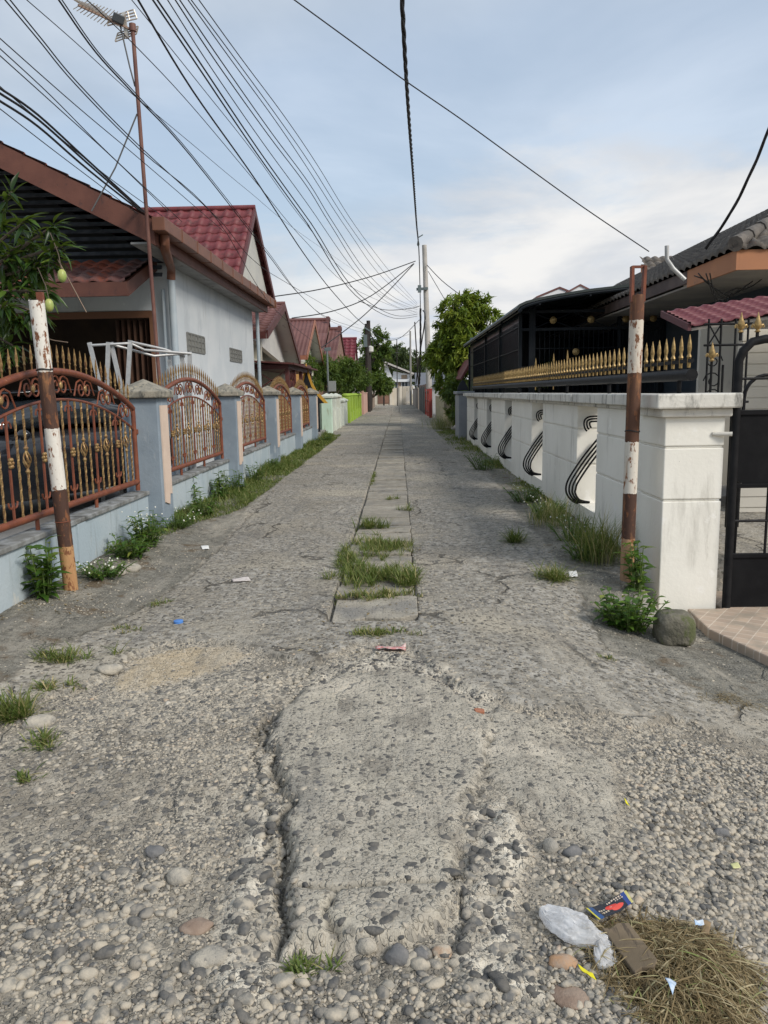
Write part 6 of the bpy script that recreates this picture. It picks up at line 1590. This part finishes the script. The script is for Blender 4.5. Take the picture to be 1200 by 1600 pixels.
tag(npmesh('leaf_litter', V, Fa, G_HAY, None, False, {'rnd': r}), 'dry leaves and straw blown along the edges of the lane', 'leaf litter', None, 'stuff')
# ================================================================== LITTER
def patch(px_poly, name, mat, label, cat_, lift=.01, crumple=.006, sub=14, parent=None, seed=1, th=.0012, slope=0.0):
    """a thin sheet lying on the ground, crumpled; corners given clockwise from the far left"""
    c = [PG(*q) for q in px_poly]
    u = np.linspace(0, 1, sub + 1); U_, V_ = np.meshgrid(u, u)
    A = [np.array((p.x, p.y)) for p in c]
    XY = ((1 - U_) * (1 - V_))[..., None] * A[0] + (U_ * (1 - V_))[..., None] * A[1] + (U_ * V_)[..., None] * A[2] + ((1 - U_) * V_)[..., None] * A[3]
    Z = height(XY[..., 0], XY[..., 1], None, False) + lift + crumple * 2 * fbm(XY[..., 0], XY[..., 1], 22, seed, 3) + slope * V_
    P = np.concatenate([XY, Z[..., None]], -1).reshape(-1, 3); ii = np.arange(P.shape[0]).reshape(U_.shape)
    Fq = np.stack([ii[:-1, :-1], ii[:-1, 1:], ii[1:, 1:], ii[1:, :-1]], -1).reshape(-1, 4)
    g = (A[0] + A[2]) / 2
    o = npmesh(name, P, Fq, mat, parent, True, {'pu': U_.ravel(), 'pv': V_.ravel()}, (g[0], g[1], hz(*g)))
    s_ = o.modifiers.new('thickness', 'SOLIDIFY'); s_.thickness = th; s_.offset = 1
    if label: tag(o, label, cat_)
    return o
# sachet: deep blue and black pouch, gold ends, two red sandals and pale lettering
t = NT('sachet_print')
pu, pv = t.attr('pu'), t.attr('pv')
def rect(u0, u1, v0, v1):
    f = t.math('MULTIPLY', t.math('GREATER_THAN', pu, u0), t.math('LESS_THAN', pu, u1))
    return t.math('MULTIPLY', f, t.math('MULTIPLY', t.math('GREATER_THAN', pv, v0), t.math('LESS_THAN', pv, v1)))
def ell(cu, cv, ru, rv):
    a = t.math('POWER', t.math('DIVIDE', t.math('SUBTRACT', pu, cu), ru), 2.0); b = t.math('POWER', t.math('DIVIDE', t.math('SUBTRACT', pv, cv), rv), 2.0)
    return t.math('LESS_THAN', t.math('ADD', a, b), 1.0)
c = t.mix(t.math('GREATER_THAN', pu, .84), (.012, .014, .022), (.02, .05, .22))
c = t.mix(rect(.02, .15, 0, 1), c, (.02, .07, .20))
c = t.mix(rect(.0, .045, 0, 1), c, (.55, .50, .05)); c = t.mix(rect(.94, 1.0, 0, 1), c, (.55, .50, .18))
stp = t.math('FRACT', t.math('MULTIPLY', pu, 17.0)); glyph = t.math('LESS_THAN', stp, .62)
c = t.mix(t.math('MULTIPLY', rect(.18, .42, .42, .52), glyph), c, (.62, .52, .38))
c = t.mix(t.math('MULTIPLY', rect(.20, .40, .62, .74), glyph), c, (.62, .50, .34))
c = t.mix(t.math('MULTIPLY', rect(.48, .84, .06, .17), glyph), c, (.60, .48, .36))
c = t.mix(t.math('MULTIPLY', rect(.66, .86, .22, .30), glyph), c, (.55, .44, .34))
c = t.mix(ell(.50, .48, .145, .19), c, (.68, .05, .03)); c = t.mix(ell(.63, .68, .15, .17), c, (.74, .08, .05))
c = t.mix(ell(.50, .45, .03, .05), c, (.60, .35, .28))
t.base(c, .3, 0, .5)
patch([(915, 1425), (978, 1392), (990, 1410), (936, 1443)], 'sachet', t.m, 'torn dark blue sachet printed with two red sandals, gold at both ends', 'packet', .035, .004, 26, seed=5)
# plastic bag: a long crumpled translucent skin
c0, c1 = PG(848, 1420), PG(958, 1492)
ax = (c1 - c0); Lb = ax.length; ax.normalize(); sd_ = Vector((-ax.y, ax.x, 0))
nu, nv = 150, 90; Vb = []; rsb = np.random.RandomState(4)
for i in range(nu + 1):
    u = i / nu
    wid = .014 + .046 * math.sin(PI * min(1, u * 1.15 + .05)) ** .7 if u < .78 else .045 + .028 * math.sin((u - .78) / .22 * PI)
    hgt_ = .008 + .018 * math.sin(PI * min(1, u * .9 + .12))
    for j in range(nv):
        a_ = 2 * PI * j / nv
        p = c0 + ax * (u * Lb * 1.08) + sd_ * (math.cos(a_) * wid)
        z = max(0, math.sin(a_)) ** .8 * hgt_ if math.sin(a_) > 0 else -.002
        Vb.append((p.x, p.y, z, u, a_))
Vb = np.array(Vb)
wr = fbm(Vb[:, 3] * 4, np.cos(Vb[:, 4]) * 1.6 + Vb[:, 3], 1.2, 3, 2)
rid = 1 - 2 * np.abs(fbm(Vb[:, 3] * 3.0, np.cos(Vb[:, 4]) * 4.5, 1.5, 8, 3)); rid2 = 1 - 2 * np.abs(fbm(Vb[:, 3] * 9, np.cos(Vb[:, 4]) * 2, 1.6, 18, 2))
rid3 = 1 - 2 * np.abs(fbm(Vb[:, 3] * 2.2 + .5 * np.cos(Vb[:, 4]), np.cos(Vb[:, 4]) * 5.5, 1.6, 28, 2))
zz = Vb[:, 2] * (1 + .7 * wr) + np.where(Vb[:, 2] > 0, .004 * rid + .002 * rid2 + .006 * rid3, 0) + height(Vb[:, 0], Vb[:, 1], None, False) + .012
Vb2 = np.stack([Vb[:, 0] + .016 * wr + .004 * rid2, Vb[:, 1] + .016 * fbm(Vb[:, 3] * 5, np.cos(Vb[:, 4]), 1, 14, 2), zz], -1)
Fb = [(i * nv + j, i * nv + (j + 1) % nv, (i + 1) * nv + (j + 1) % nv, (i + 1) * nv + j) for i in range(nu) for j in range(nv)]
t = NT('thin_plastic'); t.base((.90, .90, .90), .22, 0, .6); t.b.inputs['Alpha'].default_value = 1
tb = t.new('ShaderNodeBsdfTransparent'); tl = t.new('ShaderNodeBsdfTranslucent'); tl.inputs[0].default_value = (.85, .85, .86, 1)
m1 = t.new('ShaderNodeMixShader'); m1.inputs[0].default_value = .35; t.l.new(t.b.outputs[0], m1.inputs[1]); t.l.new(tl.outputs[0], m1.inputs[2])
m2_ = t.new('ShaderNodeMixShader'); t.put(m2_.inputs[0], t.mr(t.noise(26, 4), .35, .7, .18, .55)); t.l.new(m1.outputs[0], m2_.inputs[1]); t.l.new(tb.outputs[0], m2_.inputs[2])
t.l.new(m2_.outputs[0], t.n['Material Output'].inputs['Surface'])
tag(npmesh('plastic_bag', Vb2, Fb, t.m, None, True, None, (c0.x, c0.y, hz(c0.x, c0.y))), 'crumpled translucent white plastic bag lying beside the dry grass heap', 'bag')
# board
a_, b_ = PG(962, 1458), PG(1010, 1522)
pl = MB(); ctr = (a_ + b_) / 2; ang = math.atan2(b_.y - a_.y, b_.x - a_.x); zz_ = hz(ctr.x, ctr.y)
o = MB()
npb = 10; Lp = (b_ - a_).length * 1.05
pts = [(-Lp / 2, -.042), (-Lp / 2 + .01, -.02), (-Lp / 2 - .004, .01), (-Lp / 2 + .006, .042), (Lp / 2 - .02, .044), (Lp / 2, .02), (Lp / 2 - .008, -.01), (Lp / 2 + .004, -.04)]
o.prism(pts, 'z', 0, .016)
bo = o.build('board', nm('weathered_board', (.13, .10, .065), (.19, .145, .095), 6, .9, bump=.004, bs=25, spots=[((.09, .07, .05), (60, 8, 8), .52, .62)]), bevel=.003)
bo.location = (ctr.x, ctr.y, zz_ + .035); bo.rotation_euler = (.08, .03, ang)
tag(bo, 'short weathered wooden board half under the dry grass heap', 'board')
m_yel = nm('yellow_plastic', (.75, .66, .02), None, 3, .35)
patch([(902, 1508), (926, 1524), (932, 1534), (908, 1518)], 'plastic_strip', m_yel, 'bright yellow plastic strip left of the dry grass heap', 'litter', .02, .006, 8, seed=3)
m_lblue = nm('pale_blue_wrapper', (.36, .50, .68), (.60, .66, .72), 40, .35)
patch([(1038, 1552), (1056, 1556), (1050, 1580), (1044, 1566)], 'wrapper_scrap', m_lblue, 'pale blue triangular wrapper scrap on the lower part of the grass heap', 'litter', .085, .01, 8, seed=6)
patch([(1084, 1448), (1098, 1444), (1100, 1452), (1086, 1456)], 'wrapper_scrap', m_lblue, 'small pale blue wrapper scrap on the upper right of the grass heap', 'litter', .07, .01, 8, seed=7)
patch([(586, 1013), (634, 1011), (634, 1018), (588, 1018)], 'straw_wrapper', nm('red_white_wrapper', (.50, .12, .11), (.62, .50, .46), 60, .5), 'crushed red and white paper wrapper on the slab in mid lane', 'litter', .02, .008, 10, seed=9)
bc = PG(279, 975); zb = hz(bc.x, bc.y)
tag(MB().lathe([(.034, 0), (.034, .016), (.028, .019), (.001, .019)], (bc.x, bc.y, zb + .001), 16).build('bottle_cap', nm('blue_cap', (.08, .22, .55), None, 3, .4), None, True, loc=(bc.x, bc.y, zb)), 'blue bottle cap lying on the left half of the lane', 'bottle cap')
m_paper = nm('white_scrap', (.70, .70, .68), None, 3, .6)
patch([(888, 897), (900, 894), (903, 902), (890, 904)], 'paper_scrap', m_paper, 'white paper scrap on the right shoulder by the rusty post', 'litter', .012, .01, 8, seed=11)
patch([(597, 880), (607, 879), (608, 886), (598, 887)], 'paper_scrap', m_paper, 'white scrap among the grass on the drain slabs', 'litter', .05, .01, 8, seed=12)
patch([(314, 856), (326, 855), (327, 860), (316, 860)], 'paper_scrap', m_paper, 'white scrap on the left shoulder of the lane', 'litter', .012, .008, 8, seed=13)
patch([(362, 907), (388, 904), (392, 910), (364, 911)], 'paper_scrap', nm('pinkish_scrap', (.52, .45, .42), (.6, .56, .52), 40, .7), 'flattened pinkish paper scrap in the left wheel track', 'litter', .010, .004, 8, seed=14)
patch([(976, 1231), (979, 1234), (985, 1243), (978, 1238)], 'fallen_leaf', m_yel, 'small yellow leaf on the gravel right of the broken slab', 'leaf', .02, .006, 6, seed=15)
patch([(1143, 1307), (1155, 1306), (1160, 1313), (1148, 1315)], 'fallen_leaf', nm('pale_leaf', (.55, .54, .26), None, 3, .6), 'pale green leaf lying on the gravel at the right', 'leaf', .02, .004, 6, seed=16)
patch([(1098, 1424), (1112, 1428), (1108, 1448), (1096, 1444)], 'fallen_leaf', nm('brown_leaf', (.26, .18, .10), None, 12, .7), 'curled brown leaf at the right side of the grass heap', 'leaf', .04, .012, 8, seed=17)
bk_ = PG(748, 1115); zk = hz(bk_.x, bk_.y)
bq = MB().prism([(-.04, -.02), (.03, -.028), (.045, .01), (.0, .03), (-.035, .02)], 'z', -.006, .03).build('brick_fragment', nm('brick_red', (.36, .15, .085), (.30, .13, .08), 20, .9, bump=.004), bevel=.005)
bq.scale = (.7, .7, .6); bq.location = (bk_.x, bk_.y, zk); bq.rotation_euler = (.1, .15, .4); tag(bq, 'broken red brick fragment at the edge of the big slab', 'brick')
dc = PG(1145, 1100, -.25)
n = 160; rs = np.random.RandomState(31); x = dc.x + rs.randn(n) * .10; y = dc.y + rs.randn(n) * .05; aa = rs.uniform(0, 6.28, n)
V, Fa, r = leaves(np.stack([x, y, height(x, y) + .008], -1), np.stack([np.cos(aa), np.sin(aa), .05 * rs.randn(n)], -1), np.tile([0, 0, 1.0], (n, 1)), rs.uniform(.05, .13, n), .003 * np.ones(n), rs.rand(n) * .8, 3, .1, .1)
tag(npmesh('dry_grass', V, Fa, G_HAY, None, False, {'rnd': r}, (dc.x, dc.y, hz(dc.x, dc.y))), 'wisp of dry grass on the dirt before the driveway', 'dry grass')

# ================================================================== LIGHT AND SKY
SUN_EL, SUN_AZ = math.radians(38), math.radians(128)      # clockwise from the lane's direction
sd3 = Vector((math.sin(SUN_AZ) * math.cos(SUN_EL), math.cos(SUN_AZ) * math.cos(SUN_EL), math.sin(SUN_EL)))
sl_ = bpy.data.lights.new('sun', 'SUN'); sl_.energy = 2.1; sl_.angle = math.radians(16); sl_.color = (1, .94, .85)
so = bpy.data.objects.new('sun', sl_); COL.objects.link(so); so.rotation_mode = 'QUATERNION'; so.rotation_quaternion = (-sd3).to_track_quat('-Z', 'Y'); so.location = (8, -10, 20)
W_ = bpy.data.worlds.new('World'); SC.world = W_; W_.use_nodes = True
nt = W_.node_tree; N_ = nt.nodes; Lk = nt.links
bg = N_['Background']
sky = N_.new('ShaderNodeTexSky'); sky.sky_type = 'NISHITA'; sky.sun_disc = False; sky.sun_elevation = SUN_EL; sky.sun_rotation = SUN_AZ; sky.air_density = 1.2; sky.dust_density = 1.5; sky.ozone_density = 1.5
tc = N_.new('ShaderNodeTexCoord'); sp = N_.new('ShaderNodeSeparateXYZ'); Lk.new(tc.outputs['Generated'], sp.inputs[0])
def mth(op, a, b=0.0, c=None):
    n = N_.new('ShaderNodeMath'); n.operation = op
    for i, v in enumerate((a, b)):
        if isinstance(v, bpy.types.NodeSocket): Lk.new(v, n.inputs[i])
        else: n.inputs[i].default_value = v
    return n.outputs[0]
def mrr(v, a, b, c=0., d=1.):
    n = N_.new('ShaderNodeMapRange'); n.interpolation_type = 'SMOOTHSTEP'; Lk.new(v, n.inputs[0])
    for i, q in enumerate((a, b, c, d)): n.inputs[1 + i].default_value = q
    return n.outputs[0]
def mxx(f, a, b):
    n = N_.new('ShaderNodeMix'); n.data_type = 'RGBA'
    for s_, v in ((n.inputs[0], f), (n.inputs[6], a), (n.inputs[7], b)):
        if isinstance(v, bpy.types.NodeSocket): Lk.new(v, s_)
        elif isinstance(v, tuple): s_.default_value = (*v, 1)
        else: s_.default_value = v
    return n.outputs[2]
zc_ = mth('ADD', mth('MAXIMUM', sp.outputs[2], 0.0), .16)
cmb = N_.new('ShaderNodeCombineXYZ'); Lk.new(mth('DIVIDE', sp.outputs[0], zc_), cmb.inputs[0]); Lk.new(mth('DIVIDE', sp.outputs[1], zc_), cmb.inputs[1])
def cl(scale, off, detail=6, rough=.55, dist=.4):
    mp = N_.new('ShaderNodeMapping'); Lk.new(cmb.outputs[0], mp.inputs[0]); mp.inputs['Location'].default_value = off; mp.inputs['Scale'].default_value = (scale, scale, 1)
    n = N_.new('ShaderNodeTexNoise'); Lk.new(mp.outputs[0], n.inputs['Vector']); n.inputs['Scale'].default_value = 1; n.inputs['Detail'].default_value = detail; n.inputs['Roughness'].default_value = rough; n.inputs['Distortion'].default_value = dist
    return n.outputs['Fac']
K = 7.0
grey = mxx(mrr(cl(.75, (3.1, 1.7, 0)), .35, .65), (.32 * K, .375 * K, .445 * K), (.48 * K, .525 * K, .585 * K))
c = mxx(mrr(cl(.5, (7.3, 2.2, 0), 4), .40, .62, .72, .98), sky.outputs[0], grey)
# long bright bank of cloud low in the sky to the right of the lane's end
az = mth('DIVIDE', sp.outputs[0], mth('MAXIMUM', sp.outputs[1], .05))
edge = mth('ADD', mth('MULTIPLY', cl(1.7, (1.2, 5.1, 0), 7, .6), .26), mrr(az, -.15, .25, .07, .15))
bank = mrr(mth('SUBTRACT', edge, mth('DIVIDE', sp.outputs[2], 1.0)), -.012, .075)
bank = mth('MULTIPLY', bank, mrr(az, -.3, .02, .55, 1.0))
bright = mxx(mrr(cl(1.1, (9.0, 4.0, 0), 6), .38, .66), (.46 * K, .48 * K, .51 * K), (.62 * K, .615 * K, .605 * K))
c = mxx(bank, c, bright)
strk = mrr(cl(2.2, (4.4, 8.1, 0), 4, .5), .52, .64, 0, .55)
c = mxx(mth('MULTIPLY', strk, mrr(sp.outputs[2], .05, .22, 1, 0)), c, (.37 * K, .44 * K, .55 * K))
Lk.new(c, bg.inputs['Color']); bg.inputs['Strength'].default_value = .15
SC.view_settings.view_transform = 'Standard'; SC.view_settings.look = 'None'; SC.view_settings.exposure = 0.5; SC.view_settings.gamma = 1.0; SC.view_settings.use_curve_mapping = False
SC.cycles.max_bounces = 6; SC.cycles.transparent_max_bounces = 8
